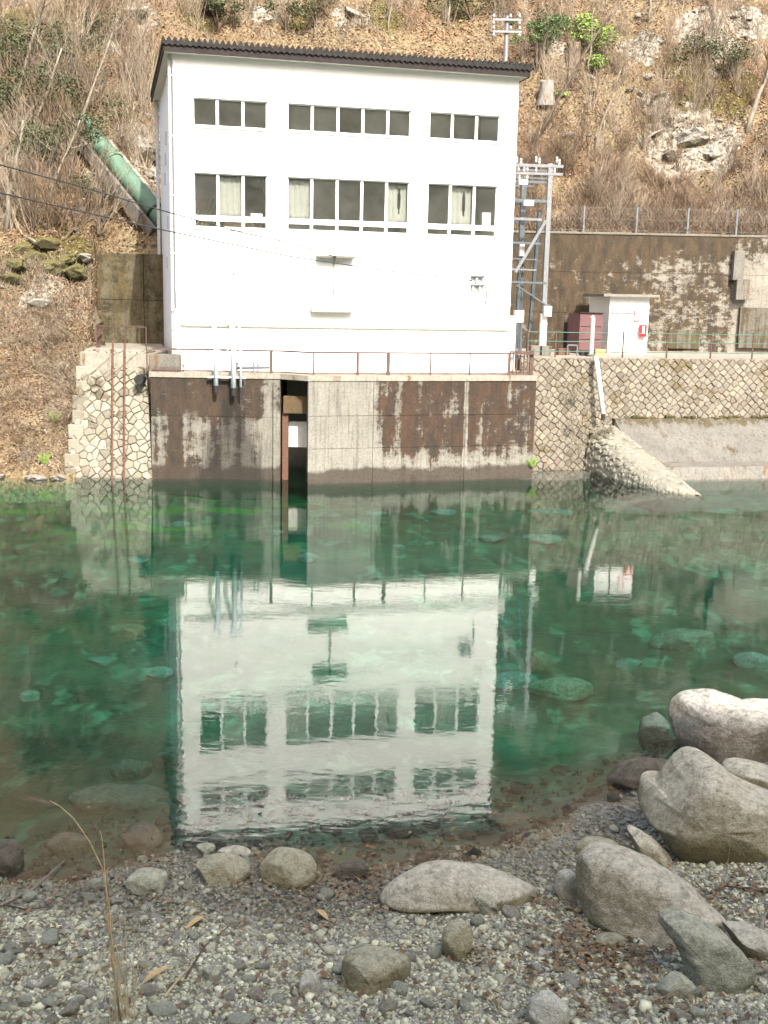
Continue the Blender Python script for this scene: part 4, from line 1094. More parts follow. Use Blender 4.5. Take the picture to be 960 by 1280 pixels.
# mesh fence on top of the right retaining wall
fn = empty('mesh_fence', (14, 54.1, 9.83), 'wire mesh fence with grey posts on top of the tall retaining wall', 'fence')
fx = [at(px, 290, 54.1).x for px in (729, 795, 859, 920, 985, 1050)]
for x in fx: MB().bar((x, 54.12, 9.83), (x, 54.12, 11.02), 0.055, 8).build('post', M['galv'], fn)
for z in (9.95, 10.45, 10.95): MB().bar((fx[0] - 2.0, 54.12, z), (fx[-1], 54.12, z), 0.010, 4).build('wire', M['meshwire'], fn)
m = MB()
x = fx[0] - 2.0
while x < fx[-1]:
    for s in (-1, 1): m.add([(x, 54.12, 9.9), (x + .008, 54.12, 9.9), (x + s * 1.05 + .008, 54.12, 10.95), (x + s * 1.05, 54.12, 10.95)], [(0, 1, 2, 3)])
    x += 0.21
tag(m.build('wire_mesh', M['meshwire'], fn, fix=False), kind='stuff')

# cable guard rail along the terrace edge
gr = empty('guard_rail', (6.5, 45.2, t4), 'rusty posts with three green cables along the terrace edge above the stone wall', 'railing')
ea, eb = O + Vv * top - Nn * 0.3, O + dW * 20 + Vv * top - Nn * 0.3
def edge_pt(px):
    d = ray(px, 445); t = (ea.x * (eb.y - ea.y) - ea.y * (eb.x - ea.x)) / (d.x * (eb.y - ea.y) - d.y * (eb.x - ea.x))
    return Vector((d.x * t, d.y * t, t4))
gp = [edge_pt(px) for px in (659, 694, 778, 833, 888, 940, 998)]
for q in gp: MB().bar(q, q + Vector((0, 0, 1.08)), 0.034, 6).build('post', M['rust'], gr)
for z in (1.0, 0.64, 0.24): MB().bar(gp[0] + Vector((0, -.04, z)), gp[-1] + Vector((0, -.04, z)), 0.016, 5).build('cable', M['bluegreen'], gr)

# ------------------------------------------------------------------ shed, cabinet, bits on the terrace
sh = empty('shed', (10.2, 51, t4), 'small white flat roofed shed on the terrace', 'shed')
TS = R(4)
def sbx(m, x0, x1, y0, y1, z0, z1, bev=0): return m.box(((x0 + x1) / 2, (y0 + y1) / 2, (z0 + z1) / 2), (x1 - x0, y1 - y0, z1 - z0), 0, bev)
fx0, fx1 = at(759, 440, 50.2).x, at(808, 440, 50.2).x
rz = at(780, 371, 50.2).z
wl = MB().loft([Vector((fx0, 50.2, t4)), Vector((fx1, 50.2, t4)), Vector((fx1 + .3, 53.2, t4)), Vector((at(735, 440, 53.2).x - .05, 53.2, t4))],
               [Vector((fx0, 50.2, rz)), Vector((fx1, 50.2, rz)), Vector((fx1 + .3, 53.2, rz)), Vector((at(735, 440, 53.2).x - .05, 53.2, rz))]).build('wall', M['white'], sh)
rx0 = at(722, 372, 52).x
MB().loft([Vector((fx0 - .35, 49.85, rz)), Vector((fx1 + .35, 49.85, rz)), Vector((fx1 + .6, 53.4, rz)), Vector((at(735, 440, 53.2).x - .35, 53.4, rz))],
          [Vector((fx0 - .35, 49.85, rz + .11)), Vector((fx1 + .35, 49.85, rz + .11)), Vector((fx1 + .6, 53.4, rz + .11)), Vector((at(735, 440, 53.2).x - .35, 53.4, rz + .11))]).build('roof', M['shedroof'], sh)
dx0, dx1 = at(763, 440, 50.2).x, at(788, 440, 50.2).x
dr = sbx(MB(), dx0, dx1, 50.155, 50.198, t4 + .05, rz - .72, 0.008).build('door', M['white'], sh)
sbx(MB(), dx1 - .16, dx1 - .10, 50.10, 50.154, t4 + .62, t4 + .80, 0.008).build('handle', M['greypaint'], dr)
sbx(MB(), dx0 - .04, dx1 + .04, 50.10, 50.197, rz - .70, rz - .64).build('door_hood', M['greypaint'], sh)
sa, sb_ = at(793, 388, 50.15), at(799, 402, 50.15)
sg = empty('wall_notice', (sa.x, 50.16, sb_.z), 'narrow white notice with a red border on the shed front', 'sign')
sbx(MB(), sa.x, sb_.x, 50.165, 50.196, sb_.z, sa.z).build('border', M['red'], sg)
sbx(MB(), sa.x + .04, sb_.x - .04, 50.158, 50.164, sb_.z + .04, sa.z - .04).build('notice_face', M['sign'], sg)
ea_, eb_ = at(800, 406, 50.0), at(808, 421, 50.0)
ex = empty('extinguisher_box', (ea_.x, 50.0, eb_.z), 'red fire extinguisher box on the corner of the shed', 'fire box')
sbx(MB(), ea_.x, eb_.x, 49.97, 50.19, eb_.z, ea_.z, 0.015).build('box', M['red'], ex)
sbx(MB(), (ea_.x + eb_.x) / 2 - .05, (ea_.x + eb_.x) / 2 + .05, 49.958, 49.966, eb_.z + .14, ea_.z - .07).build('label_strip', M['sign'], ex)
cx0, cx1 = at(723, 440, 49.3).x, at(751, 440, 49.3).x
cz = at(735, 392, 49.3).z
cbn = empty('cabinet', ((cx0 + cx1) / 2, 49.5, t4), 'dull maroon steel cabinet standing against the shed', 'cabinet')
MB().loft([Vector((cx0, 49.3, t4 + .03)), Vector((cx1, 49.3, t4 + .03)), Vector((cx1, 50.15, t4 + .03)), Vector((cx0 - .35, 50.15, t4 + .03))],
          [Vector((cx0, 49.3, cz)), Vector((cx1, 49.3, cz)), Vector((cx1, 50.15, cz)), Vector((cx0 - .35, 50.15, cz))]).build('body', M['maroon'], cbn)
sbx(MB(), cx0 - .02, cx1 + .02, 49.25, 50.17, cz + .003, cz + .05, 0.01).build('lid', M['fascia'], cbn)
for f in (0.30, 0.62):
    sbx(MB(), cx0 + .03, cx1 - .03, 49.285, 49.298, t4 + .1 + (cz - t4) * f - .0, t4 + .12 + (cz - t4) * f).build('seam', M['fascia'], cbn)
sbx(MB(), cx0 + .06, cx1 - .06, 49.288, 49.298, t4 + .16, t4 + .08 + (cz - t4) * .28).build('drawer_front', M['maroon'], cbn)
sbx(MB(), at(711, 440, 50.4).x, cx0 - .30, 50.2, 50.8, t4, cz - .15, 0.01).build('side_panel', M['maroon'], cbn)
bx = sbx(MB(), at(704, 440, 50.8).x, at(709, 440, 50.8).x, 50.8, 51.0, t4, cz - .4, 0.01).build('dark_post', M['black'])
tag(bx, 'short black board standing left of the maroon cabinet', 'board')
p = at(739, 444, 47.0)
spp = empty('standpipe', (p.x, 47.0, t4), 'white standpipe with a bent top in front of the maroon cabinet', 'pipe')
MB().tube([(p.x, 47, t4), (p.x, 47, at(739, 398, 47).z), (p.x - .06, 47, at(739, 396, 47).z + .03)], 0.085, 10).build('pipe', M['offwhite'], spp)
MB().box((p.x, 47, t4 + .05), (0.3, 0.3, 0.1), 0, 0.02).build('foot', M['conc'], spp)
a, b = at(746, 452, 44.9), at(754, 518, 44.15)
dp_ = empty('drain_pipe', b, 'white drain pipe slanting down the stone wall above the cobble spur', 'pipe')
MB().tube([a + Vector((0, .35, .12)), a, b], 0.10, 10).build('pipe', M['offwhite'], dp_, True)
MB().bar(b, b - Vector((-0.01, 0.0, 0.22)), 0.085, 10).build('outlet', M['black'], dp_)
# odds and ends by the cabinet
wf_ = empty('work_frame', (at(715, 444, 47.5).x, 47.5, t4), 'low grey steel frame on the terrace by the cabinet', 'frame')
xa, xb = at(709, 444, 47.5).x, at(721, 444, 47.5).x
for x in (xa, xb): MB().bar((x, 47.5, t4), (x, 47.5, t4 + .42), 0.03, 6).build('leg', M['galv'], wf_)
MB().bar((xa, 47.5, t4 + .42), (xb, 47.5, t4 + .42), 0.03, 6).build('bar', M['galv'], wf_)
tag(MB().box((at(703, 443, 47.8).x, 47.8, t4 + .14), (0.5, 0.4, 0.28), 0.2, 0.02).build('crate', M['rust']), 'rusty brown crate on the terrace near the lattice frame', 'crate')
tag(MB().box((at(749, 442, 47.4).x, 47.4, t4 + .14), (0.45, 0.4, 0.30), 0.1, 0.02).build('crate', M['card']), 'tan crate right of the white standpipe', 'crate')
tag(MB().box((at(733, 443, 47.6).x, 47.6, t4 + .10), (0.55, 0.4, 0.20), 0.1, 0.02).build('crate', M['black']), 'low black tray between standpipe and steel frame', 'tray')
for px, lab in ((668, 'concrete block at the foot of the lattice frame, nearer the power house'), (682, 'concrete block under the white post of the lattice frame')):
    q = at(px, 437, 47.0); tag(MB().box((q.x, 47, t4 + .2), (0.4, 0.4, 0.4), 0.1, 0.02).build('concrete_block', M['conc']), lab, 'block')

# ------------------------------------------------------------------ substation frame right of the house
sf_ = empty('lattice_frame', (6.5, 48.5, t4), 'galvanised steel switching frame with insulators beside the power house', 'frame')
YF = 48.5
def zf(py, Y=YF, px=683): return at(px, py, Y).z
def xf(px, py=330, Y=YF): return at(px, py, Y).x
px_ = xf(683, 330)
MB().box((px_ - .02, YF, (t4 + zf(205)) / 2), (0.20, 0.20, zf(205) - t4), 0.1, 0.02).build('post', M['galv'], sf_)
MB().box((px_ - .02, YF - .02, t4 + 1.0), (0.27, 0.27, 1.4), 0.1, 0.03).build('post_sleeve', M['white'], sf_)
xl = xf(653, 400)
MB().box((xl, YF + 1.6, (t4 + zf(205)) / 2), (0.22, 0.22, zf(240) - t4), 0.1, 0.02).build('post', M['galvdark'], sf_)
MB().beam((xf(663, 440), YF + .9, t4), (xf(676, 262), YF + 0.3, zf(262)), 0.14, 0.14).build('post', M['galvdark'], sf_)
for py, x1, mt, th in ((207, 704, 'galv', .12), (217, 703, 'galv', .10), (227.5, 683, 'galvdark', .10), (251, 683, 'galvdark', .13), (274, 677, 'galv', .10), (304, 676, 'galvdark', .09), (324, 672, 'galvdark', .05), (337, 670, 'galv', .06), (353, 683, 'galvdark', .08)):
    a, b = Vector((xf(630, py), YF - .05, zf(py))), Vector((xf(x1, py + 1), YF - .05, zf(py + 1)))
    MB().beam(a, b, 0.12, th).build('crossarm', M[mt], sf_)
    MB().beam(a + Vector((0, 1.7, 0)), b + Vector((-.35, 1.7, 0)), 0.08, th * .7).build('rear_crossarm', M['galvdark'], sf_)
MB().beam((xf(682, 276), YF - .16, zf(276)), (xf(644, 341), YF - .16, zf(341)), 0.07, 0.12).build('brace', M['galv'], sf_)
MB().beam((xf(645, 357), YF - .16, zf(357)), (xf(683, 382), YF - .16, zf(382)), 0.05, 0.05).build('brace', M['galvdark'], sf_)
MB().beam((xf(655, 300), YF + .6, zf(300)), (xf(653, 440), YF + .6, t4), 0.3, 0.06).build('cable_riser', M['galvdark'], sf_)
for x in (647, 650, 652):
    MB().bar((xf(x, 400), YF + .2, t4), (xf(x, 400), YF + .2, zf(330)), 0.03, 6).build('conduit', M['galvdark'], sf_)
for px, py in ((646, 201), (651, 203), (670, 200), (674, 202), (696, 200), (699, 203), (648, 211), (655, 212), (659, 211), (670, 212), (693, 213), (649, 222), (659, 221)):
    c = Vector((xf(px, py), YF - .05, zf(py) - .12))
    MB().tube([c, c + Vector((0, 0, .08)), c + Vector((0, 0, .12)), c + Vector((0, 0, .2)), c + Vector((0, 0, .26))], [.03, .065, .035, .06, .02], 8).build('insulator', M['porcelain'], sf_)
MB().box((xf(653, 229), YF - .2, zf(229)), (0.36, 0.25, 0.2), 0.1, 0.02).build('switch_box', M['white'], sf_)
MB().box((xf(660, 255), YF - .2, zf(255)), (0.4, 0.25, 0.22), 0.1, 0.02).build('switch_box', M['white'], sf_)
MB().box((xf(683, 389), YF - .25, zf(389)), (0.34, 0.3, 0.44), 0.1, 0.02).build('meter_box', M['offwhite'], sf_)
MB().box((xf(646, 396), YF - .6, zf(396)), (0.4, 0.35, 0.5), 0.1, 0.02).build('meter_box', M['offwhite'], sf_)
MB().box((xf(653, 313), YF + .3, zf(313)), (0.2, 0.25, 0.5), 0.1, 0.02).build('switch_box', M['offwhite'], sf_)

# utility pole on the slope behind the roof
pq = at(634, 75, 60); pt = at(634, 20, 60); pg = float(Hh(pq.x, 60.0))
up = empty('utility_pole', (pq.x, 60, pg), 'grey utility pole with two insulator crossarms behind the roof', 'pole')
MB().bar((pt.x, 60, pg - .3), (pt.x, 60, pt.z), 0.15, 10, 0.10).build('pole', M['galv'], up)
for py in (25, 40):
    a, b = at(616, py - .5, 59.85), at(652, py, 59.85)
    MB().beam(a, b, 0.09, 0.10).build('crossarm', M['galv'], up)
    for f in (0.03, 0.62, 0.93):
        for dz in (0.10, -0.22):
            if f == 0.62 and dz < 0: continue
            c = a.lerp(b, f) + Vector((0, 0, dz))
            MB().tube([c, c + Vector((0, 0, .06)), c + Vector((0, 0, .10)), c + Vector((0, 0, .18))], [.05, .09, .05, .04], 8).build('insulator', M['porcelain'], up)

# green penstock down the slope
pa, pb = hill_pt(112, 163, 50), Vector((-10.0, 51.9, 9.55))
pa = at(112, 165, pa.y - 0.6)
pe = empty('penstock', pb, 'large green steel penstock running down the slope behind the house', 'pipe')
MB().tube([pa + (pa - pb) * 0.12, pa, pa.lerp(pb, .5), pb, pb + (pb - pa).normalized() * 1.2], 0.42, 24).build('pipe', M['penstock'], pe, True)
tdir = (pb - pa).normalized()
for f in (0.32, 0.86):
    c = pa.lerp(pb, f); MB().bar(c - tdir * .06, c + tdir * .06, 0.48, 24).build('flange', M['penstock'] if f < .5 else M['black'], pe)
sd = tdir.cross(Vector((0, 0, 1))).normalized()
cc = empty('concrete_channel', pb, 'pale concrete curb along the foot of the green penstock', 'curb')
a, b = pa - sd * 0.0, pb
for k in range(7):
    f0, f1 = k / 7, (k + .96) / 7
    s0 = (pa.lerp(pb, f0) + sd * -0.95 + Vector((0, 0, -0.35))); s1 = (pa.lerp(pb, f1) + sd * -0.95 + Vector((0, 0, -0.35)))
    MB().beam(s0, s1, 0.22, 0.5).build('curb_stone', M['slab'], cc)
    s0 = (pa.lerp(pb, f0) + sd * 0.85 + Vector((0, 0, -0.30))); s1 = (pa.lerp(pb, f1) + sd * 0.85 + Vector((0, 0, -0.30)))
    MB().beam(s0, s1, 0.2, 0.5).build('curb_stone', M['conc'], cc)

# overhead wires
def wire(pts, label, r=0.022):
    P = [at(px, py, Y) for px, py, Y in pts]; out = []
    for a, b in zip(P[:-1], P[1:]):
        for k in range(10): out.append(a.lerp(b, k / 10))
    out.append(P[-1])
    tag(MB().tube(out, r, 6).build('overhead_wire', M['cable'], None, True), label, 'wire')
wire([(-40, 197, 30), (0, 206, 31.5), (100, 233, 34), (199, 262, 37.0), (300, 290, 39.0), (360, 303, 40.2), (420, 321, 41.8)], 'thin black wire ending at the shelf on the facade')
wire([(-40, 233, 29.5), (0, 241, 31), (100, 264, 34), (202, 287, 37.0), (360, 320, 40.0), (480, 338, 42.0), (590, 351, 43.2)], 'thin black wire ending at the bracket by the facade corner')

# ------------------------------------------------------------------ boulders and stones
def catmull(pts, n):
    P = [Vector((p[0], p[1])) for p in pts]; k = len(P); out = []
    for i in range(k):
        a, b, c, d = P[i - 1], P[i], P[(i + 1) % k], P[(i + 2) % k]
        for j in range(n):
            t = j / n
            out.append(0.5 * ((2 * b) + (c - a) * t + (2 * a - 5 * b + 4 * c - d) * t * t + (3 * b - a - 3 * c + d) * t**3))
    return out
def boulder(name, outline, mat, label, deep=0.8, rough=0.05, sharp=0.0, seed=0, contact=None, cat='boulder', group=None, dist=None):
    """rock whose middle section follows the outline, swelling towards and away from the river bank"""
    xs_ = [p[0] for p in outline]; ys_ = [p[1] for p in outline]
    bx_, by_ = (xs_[int(np.argmax(ys_))], max(ys_)) if contact is None else contact
    base = g_pt(bx_, by_)
    if dist: base = on(bx_, by_, dist)
    f = ray((min(xs_) + max(xs_)) / 2, (min(ys_) + max(ys_)) / 2).normalized()
    depth = (base - CAM).dot(f)
    depth += 0.32 * deep * 0.75 * (max(xs_) - min(xs_)) / 2 / F * depth
    y0_, y1_ = min(ys_), max(ys_); mx_, my_ = (min(xs_) + max(xs_)) / 2, y1_
    outline = [(mx_ + (p_[0] - mx_) * .975, my_ + (p_[1] - my_) * .95) for p_ in outline]
    outline = [(p_[0], p_[1] + 0.13 * (y1_ - y0_) * max(0.0, ((p_[1] - y0_) / (y1_ - y0_) - 0.6) / 0.4)) for p_ in outline]   # carried on below the gravel
    ol = catmull(outline, 8); n = len(ol)
    P = []
    for q in ol:
        d_ = ray(q.x, q.y); P.append(CAM + d_ * (depth / d_.dot(f)))
    C = sum(P, Vector()) / n
    wid = max((p - C).length for p in P)
    hd = deep * wid * 0.75
    right = f.cross(Vector((0, 0, 1))).normalized()
    low = Vector((0, f.y, 0)).normalized()
    K = 13; vs = []
    for i in range(1, K):
        ph_ = math.pi * i / K
        t, s = -math.cos(ph_), math.sin(ph_)**(0.72 - 0.2 * sharp)
        for p in P:
            vs.append(C + (p - C) * s + low * t * hd)
    vs = [C - low * hd] + vs + [C + low * hd]
    m = K - 1
    fs = [(0, 1 + (k + 1) % n, 1 + k) for k in range(n)]
    for i in range(m - 1):
        for k in range(n): fs.append((1 + i * n + k, 1 + i * n + (k + 1) % n, 1 + (i + 1) * n + (k + 1) % n, 1 + (i + 1) * n + k))
    e = len(vs) - 1
    fs += [(1 + (m - 1) * n + k, 1 + (m - 1) * n + (k + 1) % n, e) for k in range(n)]
    A = np.array([tuple(v) for v in vs]); c0 = np.array(C)
    sc = 1.0 / wid
    q = (A - c0) * sc
    nz = fbm(q[:, 0] * 1.6 + seed * 3.1, q[:, 1] * 1.6, q[:, 2] * 1.6, 50 + seed, 4, 0.55)
    rid = 1 - np.abs(fbm(q[:, 0] * 2.3 + seed, q[:, 1] * 2.3 + 4, q[:, 2] * 2.3, 80 + seed, 3))
    disp = rough * nz + sharp * 0.06 * (rid - 0.6)
    dirn = q / (np.linalg.norm(q, axis=1, keepdims=True) + 1e-6)
    A = A + dirn * disp[:, None] * wid
    rb = np.random.default_rng(900 + seed)
    for _ in range(5 if deep > 0.5 else 3):                # broad worn breaks on the near and upper faces
        nv_ = -np.array(low) * rb.uniform(.3, 1.0) + np.array([0, 0, 1]) * rb.uniform(-.35, .9) + np.array(right) * rb.uniform(-.8, .8)
        nv_ /= np.linalg.norm(nv_)
        h_ = (A - c0) @ nv_
        thr = h_.max() * rb.uniform(.66, .86)
        A = A - np.outer(np.maximum(0, h_ - thr) * 0.88, nv_)
    q = (A - c0) * sc
    A = A + dirn * (0.016 * fbm(q[:, 0] * 5 + seed, q[:, 1] * 5, q[:, 2] * 5, 140 + seed, 3) * (0.5 + sharp))[:, None] * wid
    me = bpy.data.meshes.new(name)
    org = Vector((C.x, C.y, float(A[:, 2].min())))
    me.from_pydata([tuple(Vector(v) - org) for v in A], [], fs)
    bm = bmesh.new(); bm.from_mesh(me); bmesh.ops.recalc_face_normals(bm, faces=bm.faces)
    bmesh.ops.smooth_vert(bm, verts=bm.verts, factor=0.2, use_axis_x=True, use_axis_y=True, use_axis_z=True)
    bm.to_mesh(me); bm.free()
    me.polygons.foreach_set('use_smooth', [True] * len(me.polygons))
    me.materials.append(M[mat])
    o = bpy.data.objects.new(name, me); o.location = org
    sub = o.modifiers.new('refine', 'SUBSURF'); sub.levels = sub.render_levels = 1
    if name in ('sunken_rock', 'submerged_stone'):
        o.location.z -= max(0.0, float(A[:, 2].max()) + (0.12 if name == 'sunken_rock' else 0.28))
    link(o)
    return tag(o, label, cat, group)
def oval(cx, cy, rx, ry, seed=0, n=10, tilt=0.0):
    r_ = random.Random(seed); out = []
    for k in range(n):
        a = 2 * math.pi * k / n; q = r_.uniform(0.86, 1.10)
        x, y = rx * q * math.cos(a), ry * q * math.sin(a)
        out.append((cx + x * math.cos(tilt) - y * math.sin(tilt), cy + x * math.sin(tilt) + y * math.cos(tilt)))
    return out
boulder('boulder', [(836, 888), (850, 868), (882, 859), (915, 866), (937, 877), (962, 874), (1000, 884), (1012, 925), (965, 948), (905, 952), (868, 940), (843, 915)], 'boulderpale', 'pale boulder with a sunlit white top standing in the water, farthest out', 0.7, 0.05, 0.3, 1)
boulder('boulder', [(797, 992), (801, 976), (812, 974), (822, 979), (848, 950), (868, 938), (893, 944), (925, 968), (965, 990), (1010, 1012), (1012, 1052), (955, 1068), (890, 1076), (848, 1062), (815, 1032), (800, 1012)], 'boulder', 'largest grey boulder, peaked with a dark olive foot', 0.8, 0.045, 0.25, 2)
boulder('boulder', [(900, 960), (918, 950), (960, 960), (1000, 972), (1000, 995), (950, 990), (918, 978)], 'boulder', 'low slab of rock wedged behind the largest boulder', 0.9, 0.05, 0.3, 3)
boulder('boulder', [(757, 977), (772, 957), (800, 946), (840, 952), (845, 985), (800, 992), (775, 990)], 'boulderwet', 'dark wet rock half sunk beside the largest boulder', 0.8, 0.06, 0.3, 4, dist=-0.1)
boulder('boulder', [(717, 1090), (728, 1064), (755, 1054), (788, 1063), (832, 1085), (876, 1115), (916, 1146), (905, 1160), (860, 1168), (815, 1174), (762, 1164), (725, 1140), (716, 1112)], 'boulder', 'long sloping boulder with a rounded top behind the blue grey rock', 0.7, 0.04, 0.35, 5)
boulder('boulder', [(823, 1150), (829, 1138), (862, 1141), (900, 1160), (932, 1190), (952, 1222), (915, 1232), (865, 1234), (852, 1200), (838, 1172)], 'bouldergrey', 'angular blue grey rock leaning on the long sloping boulder', 0.6, 0.03, 0.9, 6)
boulder('boulder', [(893, 1160), (925, 1155), (960, 1168), (1000, 1188), (975, 1200), (930, 1190)], 'boulder', 'small tan rock peeping out behind the blue grey rock', 0.8, 0.05, 0.2, 7)
boulder('boulder', [(472, 1118), (498, 1092), (538, 1077), (590, 1080), (642, 1096), (680, 1114), (694, 1128), (655, 1132), (600, 1128), (560, 1122), (520, 1124), (486, 1126)], 'boulder', 'long low whale backed boulder at the water edge', 0.42, 0.03, 0.2, 8)
boulder('boulder', [(783, 1040), (787, 1030), (812, 1044), (838, 1066), (843, 1082), (818, 1080), (795, 1062)], 'boulder', 'small pointed rock standing between the two biggest boulders', 0.6, 0.03, 0.6, 9)
boulder('boulder', [(692, 1106), (698, 1090), (716, 1088), (726, 1105), (720, 1125), (702, 1126)], 'boulder', 'small cracked rock squeezed beside the long sloping boulder', 0.8, 0.05, 0.5, 10)
boulder('boulder', [(718, 1062), (728, 1052), (750, 1048), (775, 1056), (760, 1070), (730, 1072)], 'bouldertan', 'brown rock peeping out behind the long sloping boulder', 0.8, 0.05, 0.3, 11)
boulder('boulder', oval(360, 1084, 42, 25, 3), 'bouldertan', 'rounded brown boulder flecked with leaves at the shore, right of its neighbour', 0.85, 0.04, 0.1, 12)
boulder('boulder', oval(280, 1087, 38, 19, 4), 'bouldertan', 'low brown boulder at the shore under the reflected roof corner', 0.85, 0.04, 0.1, 13)
boulder('boulder', oval(176, 1048, 28, 17, 5), 'boulderwet', 'speckled wet rock rising from the shallows right of the tall grass', 0.85, 0.05, 0.2, 14)
boulder('boulder', oval(84, 1056, 26, 15, 6), 'boulderwet', 'wet dome of rock in the shallows left of the tall grass', 0.85, 0.05, 0.2, 15)
boulder('boulder', oval(185, 1100, 29, 16, 7), 'bouldergrey', 'grey angular rock topped with red leaves beside the tall grass', 0.85, 0.05, 0.7, 16)
boulder('boulder', oval(8, 1072, 24, 25, 8), 'boulderwet', 'wet brown rock cut by the left edge of the photo', 0.8, 0.05, 0.3, 17)
boulder('boulder', oval(257, 1061, 13, 8, 9), 'bouldergrey', 'small grey rock on the waterline below the reflection', 0.8, 0.05, 0.5, 18)
boulder('boulder', oval(293, 1066, 22, 8, 10), 'boulder', 'flat pale rock on the waterline behind the low brown boulder', 0.8, 0.05, 0.3, 19)
boulder('boulder', oval(440, 1088, 22, 12, 11), 'boulderwet', 'dark low rock among leaves between the brown boulder and the whale backed one', 0.8, 0.05, 0.3, 20)
boulder('boulder', [(424, 1210), (432, 1192), (455, 1184), (490, 1190), (520, 1202), (512, 1222), (480, 1240), (445, 1238), (428, 1226)], 'bouldertan', 'smooth oval tan stone bedded in the gravel', 0.7, 0.02, 0.0, 21)
boulder('boulder', [(552, 1185), (553, 1164), (564, 1149), (582, 1150), (592, 1166), (586, 1190), (570, 1203), (557, 1199)], 'bouldertan', 'upright egg shaped brown stone in the gravel', 0.7, 0.02, 0.1, 22)
boulder('boulder', [(657, 1270), (664, 1248), (680, 1237), (700, 1246), (715, 1270), (705, 1290), (670, 1292)], 'riverstone3', 'white angular stone at the bottom of the photo', 0.8, 0.04, 0.9, 23)
boulder('boulder', oval(762, 1177, 23, 10, 12), 'bouldertan', 'flat tan stone under the long sloping boulder', 0.8, 0.03, 0.1, 24)
boulder('boulder', [(373, 1240), (376, 1222), (386, 1212), (398, 1220), (401, 1240), (388, 1246)], 'riverstone3', 'small white crystalline stone in the gravel left of the tan oval one', 0.7, 0.04, 0.8, 25)
boulder('boulder', oval(264, 1218, 14, 12, 14), 'bouldergrey', 'grey angular stone in the gravel beside the tall grass', 0.8, 0.05, 0.7, 26)
boulder('boulder', [(820, 1235), (845, 1215), (870, 1232), (860, 1245), (830, 1248)], 'bouldergrey', 'dark flat stone under the foot of the blue grey rock', 0.8, 0.05, 0.5, 27)
boulder('boulder', [(590, 1120), (605, 1116), (622, 1132), (618, 1142), (598, 1138)], 'bouldergrey', 'small grey wedge of stone in front of the whale backed boulder', 0.7, 0.04, 0.8, 28)
# rocks lying under water near the shore
for i, (cx, cy, rx, ry, mt, lab) in enumerate([(145, 1000, 74, 15, 'boulderwet', 'long flat rock under the green water in front of the tall grass'), (165, 962, 32, 13, 'boulderwet', 'dark sunken rock under the reflected wall edge, farther out'),
    (212, 948, 24, 14, 'boulderwet', 'dark angular sunken rock touching the reflected wall edge'), (820, 900, 20, 30, 'sunk', 'pale green sunken rock left of the white topped boulder'),
    (640, 1018, 34, 14, 'boulderwet', 'dark sunken rock under the reflected right roof corner'), (700, 860, 42, 12, 'boulderwet', 'brown sunken rock in mid pool right of the reflection'),
    (860, 800, 46, 14, 'boulderwet', 'brown sunken rock in the shallows before the spur'), (675, 825, 14, 12, 'boulderwet', 'small dark sunken rock right of the reflected house')]):
    boulder('sunken_rock', oval(cx, cy, rx, ry, 30 + i), mt, lab, 0.7, 0.05, 0.4, 40 + i, cat='rock')
k = 0
for cx, cy, rx, ry in [(675, 673, 27, 5), (612, 673, 17, 4), (385, 697, 15, 6), (498, 684, 10, 4), (200, 840, 18, 8), (38, 870, 16, 7), (130, 826, 20, 4), (785, 829, 18, 6), (940, 826, 26, 9), 
    (470, 642, 14, 3), (690, 640, 30, 3), (555, 640, 18, 3), (905, 640, 26, 3), (225, 655, 14, 3), (170, 700, 16, 3), (345, 665, 12, 3), (640, 850, 34, 8), ]:
    k += 1
    boulder('submerged_stone', oval(cx, cy, rx, ry, 60 + k, 7), 'sunk', 'pale stone lying on the river bed under the green water', 0.9, 0.08, 0.6, 60 + k, cat='stone', group='pale stones on the river bed')

def nearest(px, py, marks):
    return min(marks, key=lambda m_: (m_[1][0] - px)**2 + (m_[1][1] - py)**2)[0]
SHORE = [('near the tall pampas grass', (150, 1235)), ('around the smooth oval tan stone', (470, 1212)), ('around the egg shaped brown stone', (572, 1176)), ('by the white angular stone', (688, 1262)), ('in front of the blue grey rock', (870, 1250)),
    ('by the long sloping boulder', (770, 1170)), ('below the whale backed boulder', (585, 1135)), ('below the rounded brown boulders', (320, 1115)), ('among the wet rocks of the shallows', (110, 1070)), ('at the foot of the largest boulder', (890, 1090)),
    ('around the small white crystalline stone', (386, 1232)), ('at the waterline below the reflection', (430, 1060)), ('at the lower left edge', (20, 1230)), ('under the cane in the shallows', (60, 1130)), ('by the straw twig below the angular stone', (250, 1260)), ('near the dark wet rock', (700, 1035))]
SLOPE = [('by the crooked tree in the upper left corner', (20, 60)), ('around the top of the penstock', (110, 140)), ('beside the lower penstock', (165, 270)), ('above the mossy rocks', (50, 275)), ('by the thick pale stem at the left edge', (5, 215)), ('near the left roof corner', (180, 60)),
    ('under the olive evergreen', (90, 75)), ('above the left half of the roof', (300, 15)), ('above the middle of the roof', (430, 15)), ('above the roof near the utility pole', (580, 15)), ('under the bright green bush', (730, 100)), ('around the scree patch', (865, 190)), ('by the tree with spreading roots', (935, 150)),
    ('beside the grey stump', (680, 140)), ('along the dark leaning trunk', (715, 150)), ('near the rocks at the top right', (890, 35)), ('on the mossy ledge', (890, 100)), ('by the lattice frame', (690, 230)), ('above the shed', (770, 265)), ('above the fence by the buttress', (920, 260)), ('in the middle of the thicket', (845, 255)), ('between stump and scree', (790, 190)),
    ('on the bank beside the pier', (85, 500)), ('low on the bank by the water', (40, 575)), ('on the bank under the mossy rocks', (40, 420)), ('in the middle of the left bank', (30, 490)), ('between penstock and roof corner', (180, 150))]

